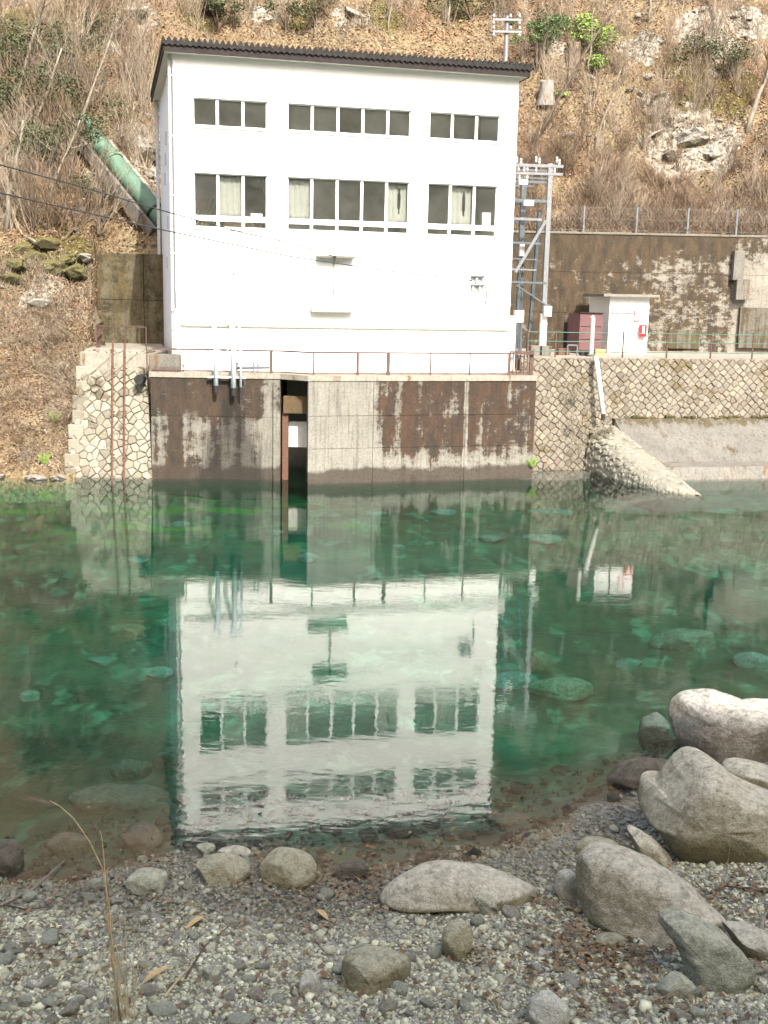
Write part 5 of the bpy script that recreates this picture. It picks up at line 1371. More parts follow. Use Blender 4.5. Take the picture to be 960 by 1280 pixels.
# ---- river stones that lie singly on the gravel
def rock_mesh(name, mat, seed, flat=0.6):
    bm = bmesh.new(); bmesh.ops.create_icosphere(bm, subdivisions=3 if seed >= 30 else 2, radius=1)
    A = np.array([tuple(v.co) for v in bm.verts])
    nz = fbm(A[:, 0] * 1.3 + seed * 5, A[:, 1] * 1.3, A[:, 2] * 1.3, 100 + seed, 3)
    A *= (1 + 0.28 * nz)[:, None]
    for _ in range(5):                                     # a few flat breaks
        nrm = np.random.default_rng(seed * 7 + _).normal(size=3); nrm /= np.linalg.norm(nrm)
        dd = A @ nrm; A -= np.outer(np.maximum(0, dd - 0.68), nrm)
    A *= np.array([1.0, 0.8, flat])
    for v, p in zip(bm.verts, A): v.co = p
    me = bpy.data.meshes.new(name); bm.to_mesh(me); bm.free()
    me.materials.append(mat)
    if seed % 2 and seed < 30: me.polygons.foreach_set('use_smooth', [True] * len(me.polygons))
    return me
protos = [rock_mesh('river_stone', M[['riverstone', 'riverstone2', 'riverstone', 'riverstone3', 'riverstone', 'riverstone2', 'bouldergrey'][i % 7]], i, 0.5 + 0.05 * (i % 5)) for i in range(14)]
names3 = {'river stone': 'grey', 'brown river stone': 'brown', 'white river stone': 'whitish', 'blue grey boulder': 'blue grey'}
rs = random.Random(20)
for i in range(150):
    for _ in range(30):
        px = rs.uniform(-10, 970); py = rs.uniform(1085, 1290) if rs.random() < 0.8 else rs.uniform(1020, 1100)
        if px > 690 and py < 1180 and rs.random() < 0.8: continue
        q = g_pt(px, py)
        if q.z > -0.12: break
    me = protos[rs.choices(range(14), [3 if n_ % 7 != 3 else 1 for n_ in range(14)])[0]]
    o = bpy.data.objects.new('river_stone', me)
    s = rs.uniform(0.045, 0.10) * (1.35 if rs.random() < 0.12 else 1) * (0.9 + q.y * 0.02)
    o.scale = (s * rs.uniform(.8, 1.3), s, s * rs.uniform(.7, 1.1))
    o.rotation_euler = (rs.uniform(-.3, .3), rs.uniform(-.3, .3), rs.uniform(0, 6.28))
    o.location = q + Vector((0, 0, s * 0.22)); link(o)
    nm = names3[me.materials[0].name]
    tag(o, f'{nm} loose stone on the gravel ' + nearest(px, py, SHORE), 'stone', f'{nm} loose stones on the near bank')

# ---- gravel: tens of thousands of pebbles
ico = bmesh.new(); bmesh.ops.create_icosphere(ico, subdivisions=1, radius=1)
ico.verts.ensure_lookup_table()
IV = np.array([tuple(v.co) for v in ico.verts]); IF = np.array([[v.index for v in f.verts] for f in ico.faces]); ico.free()
def pebbles(name, X, Y, size, mat, sink=0.25, flat=(0.45, 0.8), hfn=G):
    n = len(X); Z = hfn(X, Y)
    base = IV[None] * (1 + rng.uniform(-0.30, 0.22, (n, len(IV), 1)))
    sc = np.stack([size * rng.uniform(0.75, 1.35, n), size * rng.uniform(0.7, 1.1, n), size * rng.uniform(*flat, n)], -1)
    v = base * sc[:, None, :]
    a = rng.uniform(0, 6.28, n); b = rng.normal(0, 0.35, n)
    cb, sb2 = np.cos(b), np.sin(b)
    x, y, z = v[..., 0], v[..., 1] * cb[:, None] - v[..., 2] * sb2[:, None], v[..., 1] * sb2[:, None] + v[..., 2] * cb[:, None]
    ca, sa2 = np.cos(a)[:, None], np.sin(a)[:, None]
    v = np.stack([x * ca - y * sa2, x * sa2 + y * ca, z], -1) + np.stack([X, Y, Z + size * (0.5 - sink)], -1)[:, None, :]
    f = (IF[None] + (np.arange(n) * len(IV))[:, None, None]).reshape(-1, 3)
    return tag(np_mesh(name, v.reshape(-1, 3), f, mat), kind='stuff')
n = 88000
Y = rng.uniform(7.6, 14.6, n); X = rng.uniform(-0.58, 0.70, n) * Y
keep = (G(X, Y) > -0.10) & (rng.uniform(size=n) < np.clip((shore_y(X) - Y + 0.9) / 1.1, 0.12, 1))
pebbles('gravel', X[keep], Y[keep], np.exp(rng.normal(math.log(0.0155), 0.48, keep.sum())).clip(0.012, 0.075), M['pebble'])
n = 4500
Y = rng.uniform(11, 19, n); X = rng.uniform(-0.38, 0.42, n) * Y
g = G(X, Y); keep = (g < -0.03) & (g > -0.6) & (rng.uniform(size=n) < 0.55)
pebbles('gravel', X[keep], Y[keep], np.exp(rng.normal(math.log(0.045), 0.5, keep.sum())).clip(0.02, 0.18), scatter_mat('silted gravel', [(0.012, 0.013, 0.009), (0.026, 0.025, 0.018), (0.018, 0.018, 0.013), (0.055, 0.053, 0.042), (0.02, 0.018, 0.011)], 0.9, 20), 0.35)

# ---- leaves
def leaf_cards(name, X, Y, Z, size, mat, up=None, tilt=0.5, parent=None):
    n = len(X)
    a = rng.uniform(0, 6.28, n)
    nrm = np.stack([rng.normal(0, tilt, n), rng.normal(0, tilt, n), np.ones(n)], -1)
    if up is not None: nrm = nrm + np.array(up)
    nrm /= np.linalg.norm(nrm, axis=1, keepdims=True)
    t = np.stack([np.cos(a), np.sin(a), np.zeros(n)], -1)
    t -= nrm * (t * nrm).sum(1, keepdims=True); t /= np.linalg.norm(t, axis=1, keepdims=True)
    b = np.cross(nrm, t)
    L = size[:, None]; Wd = L * rng.uniform(0.35, 0.6, n)[:, None]
    c = np.stack([X, Y, Z], -1)
    curl = nrm * L * rng.uniform(0.0, 0.35, n)[:, None]
    v = np.stack([c - t * L * .5, c + b * Wd * .5 + curl * .6, c + t * L * .5 + curl * .3, c - b * Wd * .5 + curl], 1)
    f = np.arange(n * 4).reshape(n, 4)
    f = np.concatenate([f[:, [0, 1, 2]], f[:, [0, 2, 3]]])
    return tag(np_mesh(name, v.reshape(-1, 3), f, mat, parent=parent), kind='stuff') if parent is None else np_mesh(name, v.reshape(-1, 3), f, mat, parent=parent)
spots = [(g_pt(px, py), r, k) for px, py, r, k in [(770, 1200, .6, 420), (720, 1180, .45, 220), (830, 1260, .6, 160), (905, 1130, .5, 150), (940, 1110, .4, 90), (720, 1235, .8, 160), (460, 1105, .6, 230), (520, 1110, .5, 110), (420, 1105, .6, 120), (330, 1130, .9, 200), (200, 1140, .9, 130),
    (100, 1120, 1.2, 120), (30, 1190, .8, 150), (300, 1240, .9, 120), (600, 1230, 1.2, 160), (640, 1050, 1.0, 90), (360, 1075, .35, 35), (185, 1090, .25, 25), (600, 1190, .6, 120), (70, 1260, .8, 90), (690, 1130, .25, 60), (880, 1190, .4, 100), (430, 1260, .8, 60), (800, 1090, 0.5, 60)]]
lx, ly = [], []
for q, r, k in spots:
    k = int(k * .75); lx += list(rng.normal(q.x, r * .55, k)); ly += list(rng.normal(q.y, r * .6, k))
lx += list(rng.uniform(-4, 4.5, 170)); ly += list(rng.uniform(8.2, 13.5, 170))
lx, ly = np.array(lx), np.array(ly)
lz = np.maximum(G(lx, ly) + rng.uniform(0.02, 0.06, len(lx)), 0.008)
leaf_cards('fallen_leaves', lx, ly, lz, rng.uniform(0.05, 0.105, len(lx)), M['leaf'], tilt=0.35)
# a few big yellow blades of leaf one can point at
for i, (px, py, L_, ang, lab) in enumerate([(490, 0, 0, 0, '')][:0] + [(245, 1160, .30, 1.0, 'yellow blade of leaf lying on gravel above the tall grass clump'), (197, 1226, .34, 0.9, 'yellow blade of leaf beside the stalk of tall grass'), (402, 1150, .22, 2.2, 'short yellow leaf blade on the gravel below the brown boulder')]):
    q = g_pt(px, py) + Vector((0, 0, 0.06)); tdir2 = Vector((math.cos(ang), math.sin(ang), 0)); nn2 = Vector((-tdir2.y, tdir2.x, 0))
    vs = []
    for k_ in range(6):
        f_ = k_ / 5; w_ = 0.035 * math.sin(math.pi * (0.08 + 0.9 * f_))
        c = q + tdir2 * (f_ - .5) * L_ + Vector((0, 0, 0.03 * math.sin(f_ * 3)))
        vs += [c - nn2 * w_, c + Vector((0, 0, -0.006)), c + nn2 * w_]
    fs = [(3 * k_ + j, 3 * k_ + j + 1, 3 * k_ + j + 4, 3 * k_ + j + 3) for k_ in range(5) for j in (0, 1)]
    o = MB().add(vs, fs).build('fallen_leaf', plain('yellow leaf', (0.42, 0.30, 0.14), 0.6, var=.2, scale=15), None)
    o.modifiers.new('thick', 'SOLIDIFY').thickness = 0.003
    tag(o, lab, 'leaf')

# ---- sticks on the near bank
def stick(pts, r, label, mat='driftwood', name='stick'):
    P = []
    for px, py in pts:
        q = g_pt(px, py); P.append(q + Vector((0, 0, max(0.05, -q.z + 0.02) if q.z < 0 else 0.05)))
    o = MB().tube(P, [r * (1 - 0.6 * i / max(1, len(P) - 1)) for i in range(len(P))], 7).build(name, M[mat], None, True)
    return tag(o, label, 'stick')
stick([(962, 1218), (900, 1232), (860, 1246), (820, 1256), (762, 1276)], 0.02, 'long thin grey branch across the gravel at the lower right')
stick([(962, 1120), (935, 1116), (905, 1114)], 0.022, 'dark stick on the gravel behind the long sloping boulder', 'barkdark')
stick([(950, 1180), (953, 1155), (962, 1140)], 0.03, 'pale forked driftwood by the right edge of the photo', 'barkpale')
stick([(0, 1138), (40, 1118), (82, 1093)], 0.02, 'straw coloured cane lying in the shallows left of the tall grass', 'barkpale')
stick([(232, 1230), (255, 1190), (285, 1165)], 0.012, 'thin twig leaning over the gravel near the tall grass', 'barkdark')
stick([(0, 1136 + 0), (30, 1142), (70, 1138), (85, 1140)], 0.010, 'thin dark twig in the wet mud at left', 'barkdark')
stick([(206, 1252), (222, 1232), (240, 1212)], 0.012, 'straw coloured twig among stones below the grey angular stone', 'straw')

# ---- tall dry pampas grass at lower left
gb = g_pt(150, 1276)
pg_ = empty('pampas_grass', gb, 'tall dry pampas grass with a drooping plume on the near bank', 'grass')
YG = gb.y
def stalk(pts, r): return [at(px, py, YG - 0.02 * i) for i, (px, py) in enumerate(pts)], r
P, r_ = stalk([(152, 1278), (141, 1200), (136, 1130), (128, 1085), (112, 1052), (92, 1023), (75, 1008), (62, 1001)], 0.012)
MB().tube(P, [0.008, .0075, .007, .006, .005, .0045, .004, .003], 6).build('stalk', M['straw'], pg_, True)
P2, _ = stalk([(150, 1278), (138, 1180), (133, 1120), (130, 1075), (127, 1045), (125, 1038)], 0.01)
MB().tube(P2, [0.008, .0075, .007, .006, .0045, .003], 6).build('stalk', M['straw'], pg_, True)
def plume(A_, B_, n, spread, L):
    m = MB()
    for k_ in range(n):
        f_ = random.random(); c = A_.lerp(B_, f_)
        dv = (B_ - A_).normalized() * L + Vector((random.gauss(0, spread), random.gauss(0, spread), random.gauss(-0.01, spread)))
        w_ = Vector((0.0015, 0.0008, 0.0025))
        m.add([c - w_, c + w_, c + dv], [(0, 1, 2)])
    return m.build('plume', M['drygrass'], pg_, fix=False)
plume(P[-2], at(37, 998, YG), 420, 0.014, 0.07)
plume(P2[-3], P2[-1] + Vector((-.03, 0, .02)), 120, 0.010, 0.06)
plume(at(134, 1100, YG), at(136, 1130, YG), 120, 0.014, 0.05)
m = MB()
for k_ in range(24):
    b_ = gb + Vector((random.gauss(0, .06), random.gauss(0, .06), 0)); h_ = random.uniform(0.3, 1.05); l_ = Vector((random.gauss(0, .10), random.gauss(0, .08), 0))
    pts = [b_, b_ + Vector((0, 0, h_ * .5)) + l_ * .4, b_ + Vector((0, 0, h_)) + l_ * 1.1, b_ + Vector((0, 0, h_ * .9)) + l_ * 2.0]
    m.tube(pts[:random.choice((3, 4))], [0.004, 0.0035, 0.0025, 0.0015][:4], 3, False)
m.v and m.build('leaf_blades', M['straw'], pg_)
# sprigs at the foot of the largest boulder
bt = g_pt(915, 1078)
m = MB()
for k_ in range(16):
    b_ = bt + Vector((random.gauss(0, .12), random.gauss(0, .05), 0)); h_ = random.uniform(.2, .5)
    m.tube([b_, b_ + Vector((random.gauss(0, .03), 0, h_ * .5)), b_ + Vector((random.gauss(0, .1), 0, h_))], [.004, .003, .002], 3, False)
tag(m.build('dry_sprig', M['straw']), 'thin dry sprig growing at the foot of the largest boulder', 'plant')

# ------------------------------------------------------------------ vegetation on the far side
def twist(v, ang, rd):
    ax = Vector((rd.gauss(0, 1), rd.gauss(0, 1), rd.gauss(0, 1))).normalized()
    return Matrix.Rotation(ang, 3, ax) @ v
def grow(m, p, dirv, L, r, depth, rd, n=4, spread=0.7, up=0.10, kids=(3, 5), sides=3):
    pts, rad = [p], [r]
    d_ = dirv.copy()
    for k in range(n):
        d_ = (twist(d_, rd.gauss(0, 0.22), rd) + Vector((0, 0, up))).normalized()
        pts.append(pts[-1] + d_ * L / n); rad.append(r * (1 - 0.75 * (k + 1) / n))
    m.tube(pts, rad, sides, False)
    if depth > 0:
        for _ in range(rd.randint(*kids)):
            i = rd.randint(1, n); f = rd.random()
            q = pts[i - 1].lerp(pts[i], f)
            grow(m, q, twist(d_, rd.uniform(0.35, spread + 0.3), rd), L * rd.uniform(0.35, 0.65), max(r * 0.5, 0.006), depth - 1, rd, max(2, n - 1), spread, up, kids, 3)
def shrub_mesh(name, seed, h, stems, spread, mat, r=0.02, depth=2, kids=(3, 5), up=0.12):
    rd = random.Random(seed); m = MB()
    for _ in range(stems):
        a = rd.uniform(0, 6.28); s = rd.uniform(0.1, spread)
        grow(m, Vector((rd.gauss(0, .12), rd.gauss(0, .12), -0.1)), Vector((math.cos(a) * s, math.sin(a) * s, 1)).normalized(), h * rd.uniform(.7, 1.1), r, depth, rd, 5, 0.6, up, kids)
    me = bpy.data.meshes.new(name); me.from_pydata(m.v, [], m.f); me.materials.append(M[mat])
    return me
sp_pale = [shrub_mesh('bare_shrub', 200 + i, 2.3, 7, 0.9, 'twig', 0.020) for i in range(5)]
sp_dark = [shrub_mesh('bare_shrub', 220 + i, 2.0, 8, 0.9, 'twigdark', 0.020) for i in range(4)]
sp_tang = [shrub_mesh('tangled_bramble', 240 + i, 1.2, 10, 1.8, 'twig' if i % 2 else 'twigdark', 0.012, 2, (3, 5), -0.10) for i in range(4)]
def plant_shrub(px, py, meshes, s, label, group, name='bare_shrub', rd=random.Random(77)):
    q = hill_pt(px, py)
    o = bpy.data.objects.new(name, rd.choice(meshes)); o.location = q; o.rotation_euler = (rd.gauss(0, .12) , rd.gauss(0, .12), rd.uniform(0, 6.28))
    k = s * rd.uniform(.75, 1.25); o.scale = (k, k, k * rd.uniform(.8, 1.15)); link(o)
    return tag(o, label + ' ' + nearest(px, py, SLOPE), 'shrub', group)
rd = random.Random(5)
for i in range(108):
    while True:
        bx_, by_ = rd.uniform(-15, 185), rd.uniform(-10, 300)
        ly_ = 160 + (bx_ - 110) * 1.28
        if bx_ < 96 or by_ < ly_ - 14 or by_ > ly_ + 85: break
    plant_shrub(bx_, by_, sp_pale if rd.random() < .6 else sp_dark, 1.2, 'bare shrub in the left thicket', 'bare shrubs left of the penstock')
for i in range(46):
    plant_shrub(rd.uniform(-15, 105), rd.uniform(400, 585), sp_tang, 0.9, 'low tangled bramble', 'brambles on the bank by the pier', 'tangled_bramble')
for i in range(52):
    plant_shrub(rd.uniform(655, 970), rd.uniform(190, 290), sp_dark if rd.random() < .6 else sp_pale, 0.72, 'bare brown thicket shrub', 'bare shrubs above the tall retaining wall')
for i in range(78):
    plant_shrub(rd.uniform(650, 970), rd.uniform(5, 190), sp_pale if rd.random() < .45 else sp_dark, 0.85, 'bare shrub in leaf litter', 'bare shrubs high on the right slope')
for i in range(48):
    plant_shrub(rd.uniform(180, 640), rd.uniform(-20, 42), sp_pale if rd.random() < .6 else sp_dark, 0.9, 'bare shrub on the slope', 'bare shrubs above the roof line')
for i in range(14):
    plant_shrub(rd.uniform(165, 200), rd.uniform(60, 240), sp_dark, 0.5, 'small bare shrub', 'small shrubs between penstock and house')

def bare_tree(base_px, tip_px, r, label, mat, seed, crown_mat='twig', kids=7, lean=None):
    q = hill_pt(*base_px); tip = at(*tip_px, q.y - 0.3)
    root = empty('bare_tree', q, label, 'tree')
    rd = random.Random(seed); n = 6; pts = [q - Vector((0, 0, .3))]
    for k in range(1, n + 1):
        f = k / n; pts.append(q.lerp(tip, f) + Vector((rd.gauss(0, .05), rd.gauss(0, .05), 0)) * (1 - f * .3))
    MB().tube(pts, [r * (1 - 0.62 * k / n) for k in range(n + 1)], 7).build('trunk', M[mat], root, True)
    m = MB(); d_ = (tip - q).normalized(); Lt = (tip - q).length
    for _ in range(kids):
        f = rd.uniform(0.35, 1.0); c = q.lerp(tip, f)
        grow(m, c, twist(d_, rd.uniform(.4, 1.0), rd), Lt * rd.uniform(.2, .4), r * .35, 2, rd, 4, 0.6, .08, (2, 4))
    m.build('crown', M[crown_mat], root)
bare_tree((670, 172), (772, 0), .10, 'dark leaning trunk crossing the upper right slope', 'barkdark', 1, kids=4)
bare_tree((740, 125), (765, 40), .05, 'thin dark sapling below the bright green bush', 'barkdark', 2)
bare_tree((742, 190), (775, 88), .06, 'thin pale sapling below the scree', 'barkpale', 3)
bare_tree((745, 190), (757, 150), .08, 'short pale snapped trunk above the thicket', 'barkpale', 4, kids=2)
bare_tree((812, 25), (813, -25), .09, 'pale straight trunk at the top of the slope', 'barkpale', 5)
bare_tree((890, 22), (900, -40), .10, 'pale trunk at the top right by the grey rocks', 'barkpale', 6)
bare_tree((933, 165), (966, 70), .16, 'pale tree with spreading roots near the right edge', 'barkpale', 7)
bare_tree((940, 178), (975, 130), .10, 'dark leaning stem beside the tree with spreading roots', 'barkdark', 8, kids=3)
bare_tree((735, 95), (742, 10), .05, 'slim pale sapling right of the bright green bush', 'barkpale', 9)
bare_tree((700, 30), (702, -20), .05, 'slim pale sapling above the bright green bush', 'barkpale', 10)
bare_tree((316, 22), (318, -30), .06, 'slim dark trunk above the roof left half', 'barkdark', 11)
bare_tree((486, 40), (492, -30), .06, 'slim trunk above the middle of the roof', 'barkpale', 12)
bare_tree((30, 195), (78, 60), .10, 'pale crooked tree rising from the thicket at left', 'barkpale', 13, kids=9)
bare_tree((5, 290), (30, 150), .12, 'thick pale stem at the left edge above the mossy rocks', 'barkpale', 14, kids=9)
bare_tree((95, 170), (140, 40), .08, 'slender tree behind the top of the penstock', 'barkpale', 15, kids=9)
bare_tree((60, 250), (100, 150), .07, 'slender pale tree beside the penstock curb', 'barkpale', 16, kids=8)
bare_tree((150, 110), (190, 15), .06, 'slender tree left of the roof corner', 'barkpale', 17, kids=7)
bare_tree((20, 120), (60, -10), .10, 'crooked tree in the upper left corner', 'barkpale', 18, kids=9)
bare_tree((560, 30), (570, -30), .07, 'slim trunk above the roof near the utility pole', 'barkpale', 19)
bare_tree((850, 130), (858, 95), .06, 'snag standing over the mossy ledge', 'barkdark', 20, kids=2)
for a_, b_, lab in (((4, 262), (28, 300), 'pale fallen branch on the mossy rocks nearer the thicket'), ((35, 305), (50, 322), 'pale fallen branch on the mossy rocks nearer the wall'), ((740, 250), (755, 205), 'fallen pale pole in the thicket above the tall wall'), ((830, 168), (800, 185), 'pale log below the mossy ledge')):
    p_, q_ = hill_pt(*a_), hill_pt(*b_)
    tag(MB().tube([p_ + Vector((0, 0, .25)), p_.lerp(q_, .5) + Vector((.05, 0, .35)), q_ + Vector((0, 0, .2))], [.07, .06, .04], 6).build('fallen_branch', M['barkpale'], None, True), lab, 'branch')

def stump(px, py, r, h, label, mat):
    q = hill_pt(px, py)
    root = empty('tree_stump', q, label, 'stump')
    n = 12; vs = []
    for j, (z, k) in enumerate(((-.3, 1.35), (.15, 1.1), (h * .6, .95), (h, .9))):
        for i in range(n):
            a = 2 * math.pi * i / n; rr = r * k * (1 + .10 * math.sin(5 * a) + random.uniform(-.04, .04))
            vs.append((q.x + rr * math.cos(a), q.y + rr * math.sin(a), q.z + z + (random.uniform(-.1, .1) if j == 3 else 0)))
    fs = [(j * n + i, j * n + (i + 1) % n, (j + 1) * n + (i + 1) % n, (j + 1) * n + i) for j in range(3) for i in range(n)]
    MB().add(vs, fs).build('bole', M[mat], root, True)
    MB().add([vs[3 * n + i] for i in range(n)], [tuple(range(n))]).build('cut_face', M['barkpale'], root)
stump(683, 126, .42, 1.0, 'weathered grey stump right of the roof corner', 'stump')
stump(716, 82, .40, 1.15, 'dark broken stump under the bright green bush', 'barkdark')

def leafy(px, py, w, h, n, label, mat, size, trunk=True, cx=0.0, name='evergreen_shrub', lift=0.0, clumps=9, group=None, tr=0.05):
    q = hill_pt(px, py); root = empty(name, q, label, 'shrub' if name.endswith('shrub') else 'tree', group)
    cl = [(rng.normal(0, w * .33), rng.normal(0, w * .28), lift + h * rng.uniform(.25, .95), rng.uniform(.18, .36) * w) for _ in range(clumps)]
    X, Y, Z = [], [], []
    for a, b, c, r in cl:
        k = n // clumps; u = rng.normal(size=(k, 3)); u /= np.linalg.norm(u, axis=1, keepdims=True); u *= (rng.uniform(.15, 1, k)**.5)[:, None] * r
        X.append(a + u[:, 0]); Y.append(b + u[:, 1]); Z.append(c + u[:, 2] * .75)
    X, Y, Z = (np.concatenate(v) for v in (X, Y, Z))
    o = leaf_cards('crown', X, Y, Z, rng.uniform(.6, 1.3, len(X)) * size, M[mat], tilt=1.2, parent=root)
    m = MB()
    rdd = random.Random(n)
    for a, b, c, r in cl:
        m.tube([q + Vector((0, 0, -.2)), q + Vector((a * .35, b * .35, c * .5)), q + Vector((a, b, c))], [tr, tr * .7, tr * .25], 5, False)
    m.build('trunk', M['barkdark'], root)
leafy(730, 68, 2.6, 2.0, 1700, 'bright green leafy bush above the dark stump', 'freshleaf', .22, name='evergreen_shrub')
leafy(740, 92, 1.2, 0.9, 500, 'small bright green bush right of the dark stump', 'freshleaf', .20)
leafy(694, 128, .6, .5, 160, 'tiny bright green plant beside the grey stump', 'freshleaf', .2, clumps=4)
leafy(671, 88, 1.5, 1.7, 2300, 'small dark pine with a thin stem right of the utility pole', 'pine', .13, name='pine_tree', lift=1.1, clumps=12)
for px, py, w_, h_, k_, lab in [(20, 160, 3.4, 2.6, 2600, 'dark evergreen shrub deep in the left thicket at the photo edge'), (72, 112, 3.4, 2.4, 2400, 'dark evergreen shrub in the upper left thicket under the crooked tree'), (75, 160, 3.4, 2.4, 2600, 'dark evergreen shrub deep in the left thicket, higher up'), (45, 215, 2.8, 2.0, 2000, 'dark evergreen shrub deep in the left thicket, beside the crooked tree'), (105, 195, 2.4, 1.6, 1500, 'dark evergreen shrub hiding the top of the penstock'),
    (30, 90, 3.0, 2.2, 1700, 'olive evergreen shrub in the upper left corner'), (100, 60, 2.6, 1.8, 1300, 'olive evergreen shrub left of the pale rocks'), (272, 38, 1.8, 2.0, 1200, 'dark evergreen shrub just above the left end of the roof'), (395, 30, 2.2, 1.6, 1200, 'dark evergreen shrub above the roof left of middle'), (590, 24, 3.0, 2.0, 1500, 'dark evergreen shrub above the roof left of the utility pole'),
    (905, 95, 3.4, 1.6, 1500, 'dark mossy shrub on the ledge at upper right'), (880, 75, 2.0, 1.2, 800, 'dark shrub in the crevice of the upper right ledge'), (112, 262, 1.8, 1.2, 800, 'dark shrub beside the lower penstock'), (690, 45, 1.6, 1.3, 700, 'olive shrub above the small pine')]:
    leafy(px, py, w_, h_, k_, lab, 'evergreen', .16)
for px, py, lab in ((70, 528, 'bright tuft of green grass on the bank left of the pier'), (56, 585, 'yellow green tuft at the water below the brambles'), (183, 592, 'yellow green weed at the foot of the quay'), ):
    q = hill_pt(px, py) if px < 100 else at(665, 582, 42.0)
    m = MB()
    for k_ in range(60):
        a = random.uniform(0, 6.28); s = random.uniform(.1, .3)
        b_ = q + Vector((math.cos(a) * .08, math.sin(a) * .08, -.03)); e_ = q + Vector((math.cos(a) * s, math.sin(a) * s, random.uniform(.2, .42))); w_ = Vector((.02, .01, 0))
        m.add([b_ - w_, b_ + w_, e_], [(0, 1, 2)])
    tag(m.build('grass_tuft', M['freshleaf'], None, fix=False), lab if px != 183 else 'yellow green weed at the waterline where quay meets stone wall', 'grass')

# rocks on the far slope
rm = [rock_mesh('slope_rock', M['hillrock'], 30 + i, .7) for i in range(5)]
rmm = [rock_mesh('mossy_rock', M['mossrock'], 40 + i, .6) for i in range(4)]
def slope_rock(px, py, s, label, moss=False, group=None, rd=random.Random(9)):
    q = hill_pt(px, py)
    o = bpy.data.objects.new('mossy_rock' if moss else 'slope_rock', rd.choice(rmm if moss else rm))
    o.location = q - Vector((0, 0, (.38 if moss else .15) * s)); k = s * rd.uniform(.8, 1.2); o.scale = (k * rd.uniform(.9, 1.4), k, k * rd.uniform(.7, 1.1)); o.rotation_euler = (rd.uniform(-.4, .4), rd.uniform(-.4, .4), rd.uniform(0, 6.28)); link(o)
    return tag(o, label + (' ' + nearest(px, py, SLOPE) if group and not moss else ''), 'rock', group)
slope_rock(48, 378, .55, 'large pale rock on the bank below the mossy ones'); slope_rock(108, 322, .5, 'pale upright rock leaning on the corner of the olive wall')
slope_rock(865, 178, 1.0, 'broad pale outcrop in the scree patch'); slope_rock(838, 196, .7, 'pale rock at the lower edge of the scree patch'); slope_rock(890, 190, .7, 'pale rock at the right edge of the scree patch')
slope_rock(178, 190, .9, 'pale craggy outcrop beside the roof corner'); slope_rock(170, 24, 1.3, 'grey cliffy outcrop at the top left of the roof'); slope_rock(157, 48, .8, 'grey rock below the cliffy outcrop')
slope_rock(440, 22, .9, 'grey mossy outcrop above the roof middle'); slope_rock(270, 10, .9, 'grey rock above the left end of the roof')
for px, py in ((20, 330), (45, 318), (70, 330), (85, 318), (15, 345), (62, 300), (95, 335), (30, 308)):
    slope_rock(px, py, .62, 'moss covered rock in the heap above the left bank', True, 'mossy rocks above the left bank')
for i in range(60):
    px, py = (rd.uniform(655, 965), rd.uniform(0, 180)) if i < 36 else (rd.uniform(0, 200), rd.uniform(0, 380))
    slope_rock(px, py, rd.uniform(.14, .38), 'small pale stone in the slope', False, 'small stones on the slope')
for i in range(26):
    q = on(rd.uniform(-20, 86), rd.uniform(590, 600), 0.0)
    o = bpy.data.objects.new('bank_stone', rd.choice(rm)); s = rd.uniform(.12, .3); o.scale = (s * 1.2, s, s * .8); o.rotation_euler = (0, 0, rd.uniform(0, 6)); o.location = (q.x, q.y, .02); link(o)
    tag(o, 'pale stone at the foot of the left bank on the waterline', 'stone', 'stones along the left waterline')

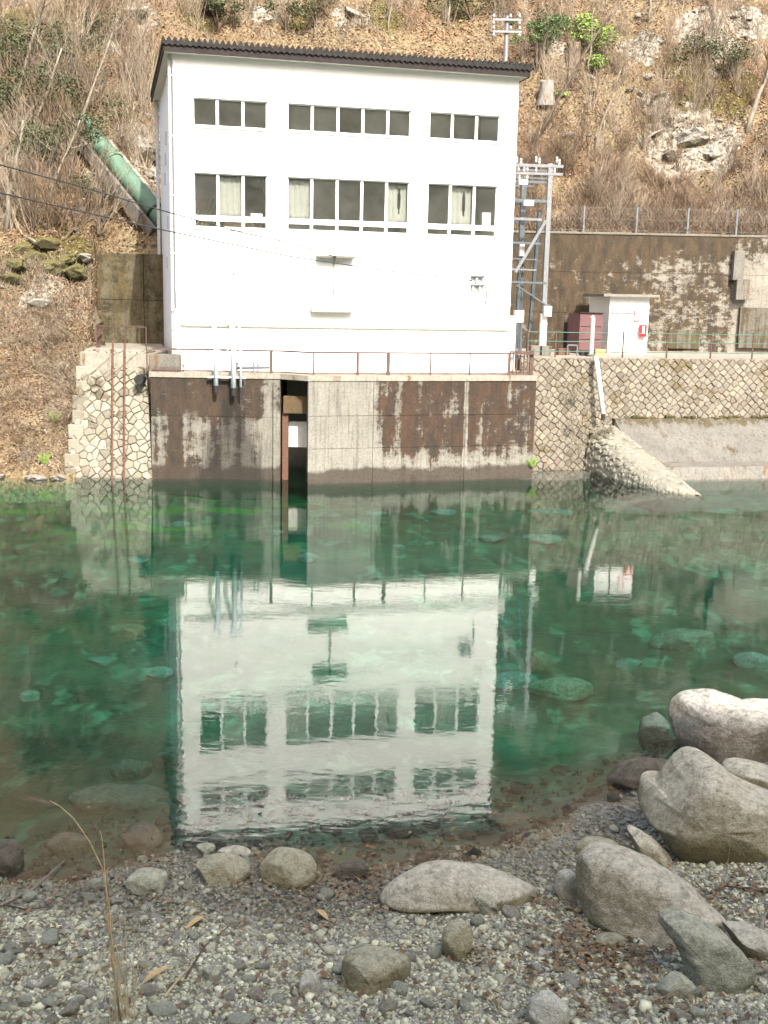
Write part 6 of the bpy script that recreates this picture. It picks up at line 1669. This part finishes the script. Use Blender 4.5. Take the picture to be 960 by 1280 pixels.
# leaf litter, dry grass and thicket as masses
def on_hill(n, x0, x1, y0, y1):
    X = rng.uniform(x0, x1, n); Y = rng.uniform(y0, y1, n)
    return X, Y, Hh(X, Y)
X, Y, Z = on_hill(60000, -18, 21, 50.6, 75)
k = (Y > wall_line(X) + .2)
X, Y, Z = X[k], Y[k], Z[k]
leaf_cards('leaf_litter', X, Y, Z + .04, rng.uniform(.10, .24, len(X)), M['litter'], up=(0, -.55, 0), tilt=.6)
X, Y, Z = on_hill(16000, -18, -11.1, 39.8, 50.5)
k = Z > 0.1
leaf_cards('leaf_litter', X[k], Y[k], Z[k] + .03, rng.uniform(.08, .18, k.sum()), M['litter'], up=(0, -.5, 0), tilt=.6)
def blades(name, X, Y, Z, L, mat, lean=0.5, wd=0.012):
    n = len(X)
    d_ = np.stack([rng.normal(0, lean, n), rng.normal(-.15, lean, n), np.ones(n)], -1); d_ /= np.linalg.norm(d_, axis=1, keepdims=True)
    a = rng.uniform(0, 3.14, n); w_ = np.stack([np.cos(a), np.sin(a), np.zeros(n)], -1) * wd
    c = np.stack([X, Y, Z - .03], -1)
    mid = c + d_ * L[:, None] * .55
    tip = mid + (d_ + np.stack([rng.normal(0, .35, n), rng.normal(0, .35, n), rng.uniform(-.5, .1, n)], -1)) * L[:, None] * .45
    v = np.stack([c - w_, c + w_, mid + w_ * .7, mid - w_ * .7, tip], 1)
    f0 = (np.arange(n) * 5)[:, None]
    f = np.concatenate([f0 + np.array([[0, 1, 2]]), f0 + np.array([[0, 2, 3]]), f0 + np.array([[3, 2, 4]])])
    return tag(np_mesh(name, v.reshape(-1, 3), f, mat), kind='stuff')
X, Y, Z = on_hill(70000, -18, 21, 50.6, 75)
dens = np.clip(0.5 + 1.3 * fbm(X * .35, Y * .35, 0, 71, 3), .04, 1)
k = (Y > wall_line(X) + .15) & (rng.uniform(size=len(X)) < dens)
blades('dry_grass', X[k], Y[k], Z[k], rng.uniform(.25, .75, k.sum()), M['drygrass'], .6)
X, Y, Z = on_hill(46000, 2.5, 22, 54.3, 59.5)
dens = np.clip(1.1 - (Y - 54.3) / 5.5 + .7 * fbm(X * .5, Y * .5, 0, 72, 3), 0, 1)
k = rng.uniform(size=len(X)) < dens
blades('dry_thicket', X[k], Y[k], Z[k], rng.uniform(.35, 1.1, k.sum()), M['reed'], .75, .012)
X, Y, Z = on_hill(26000, -18, -11.1, 39.7, 48)
k = (Z > .05) & (rng.uniform(size=len(X)) < np.clip(.6 + fbm(X * .6, Y * .6, 0, 73, 3), .05, 1))
blades('dry_grass', X[k], Y[k], Z[k], rng.uniform(.2, .6, k.sum()), M['drygrass'], .7)
# weeds on the stone wall and spur root
for px, py, Y_, n_, lab in ((722, 490, 44.6, 180, 'clump of dry weeds growing from the stone wall left of the drain pipe'), (755, 540, 44.2, 160, 'clump of dry weeds at the root of the cobble spur'), (728, 555, 44.0, 110, 'dry weeds hanging beside the foot of the stone wall'), (720, 530, 44.3, 120, 'yellowish weeds low on the stone wall beside the spur')):
    c = at(px, py, Y_ - .25)
    X, Y, Z = rng.normal(c.x, .28, n_), np.full(n_, c.y), rng.normal(c.z, .2, n_)
    o = blades('dry_weeds', X, Y, Z, rng.uniform(.15, .45, n_), M['drygrass'], .9, .012); del o['kind']
    tag(o, lab, 'weeds')
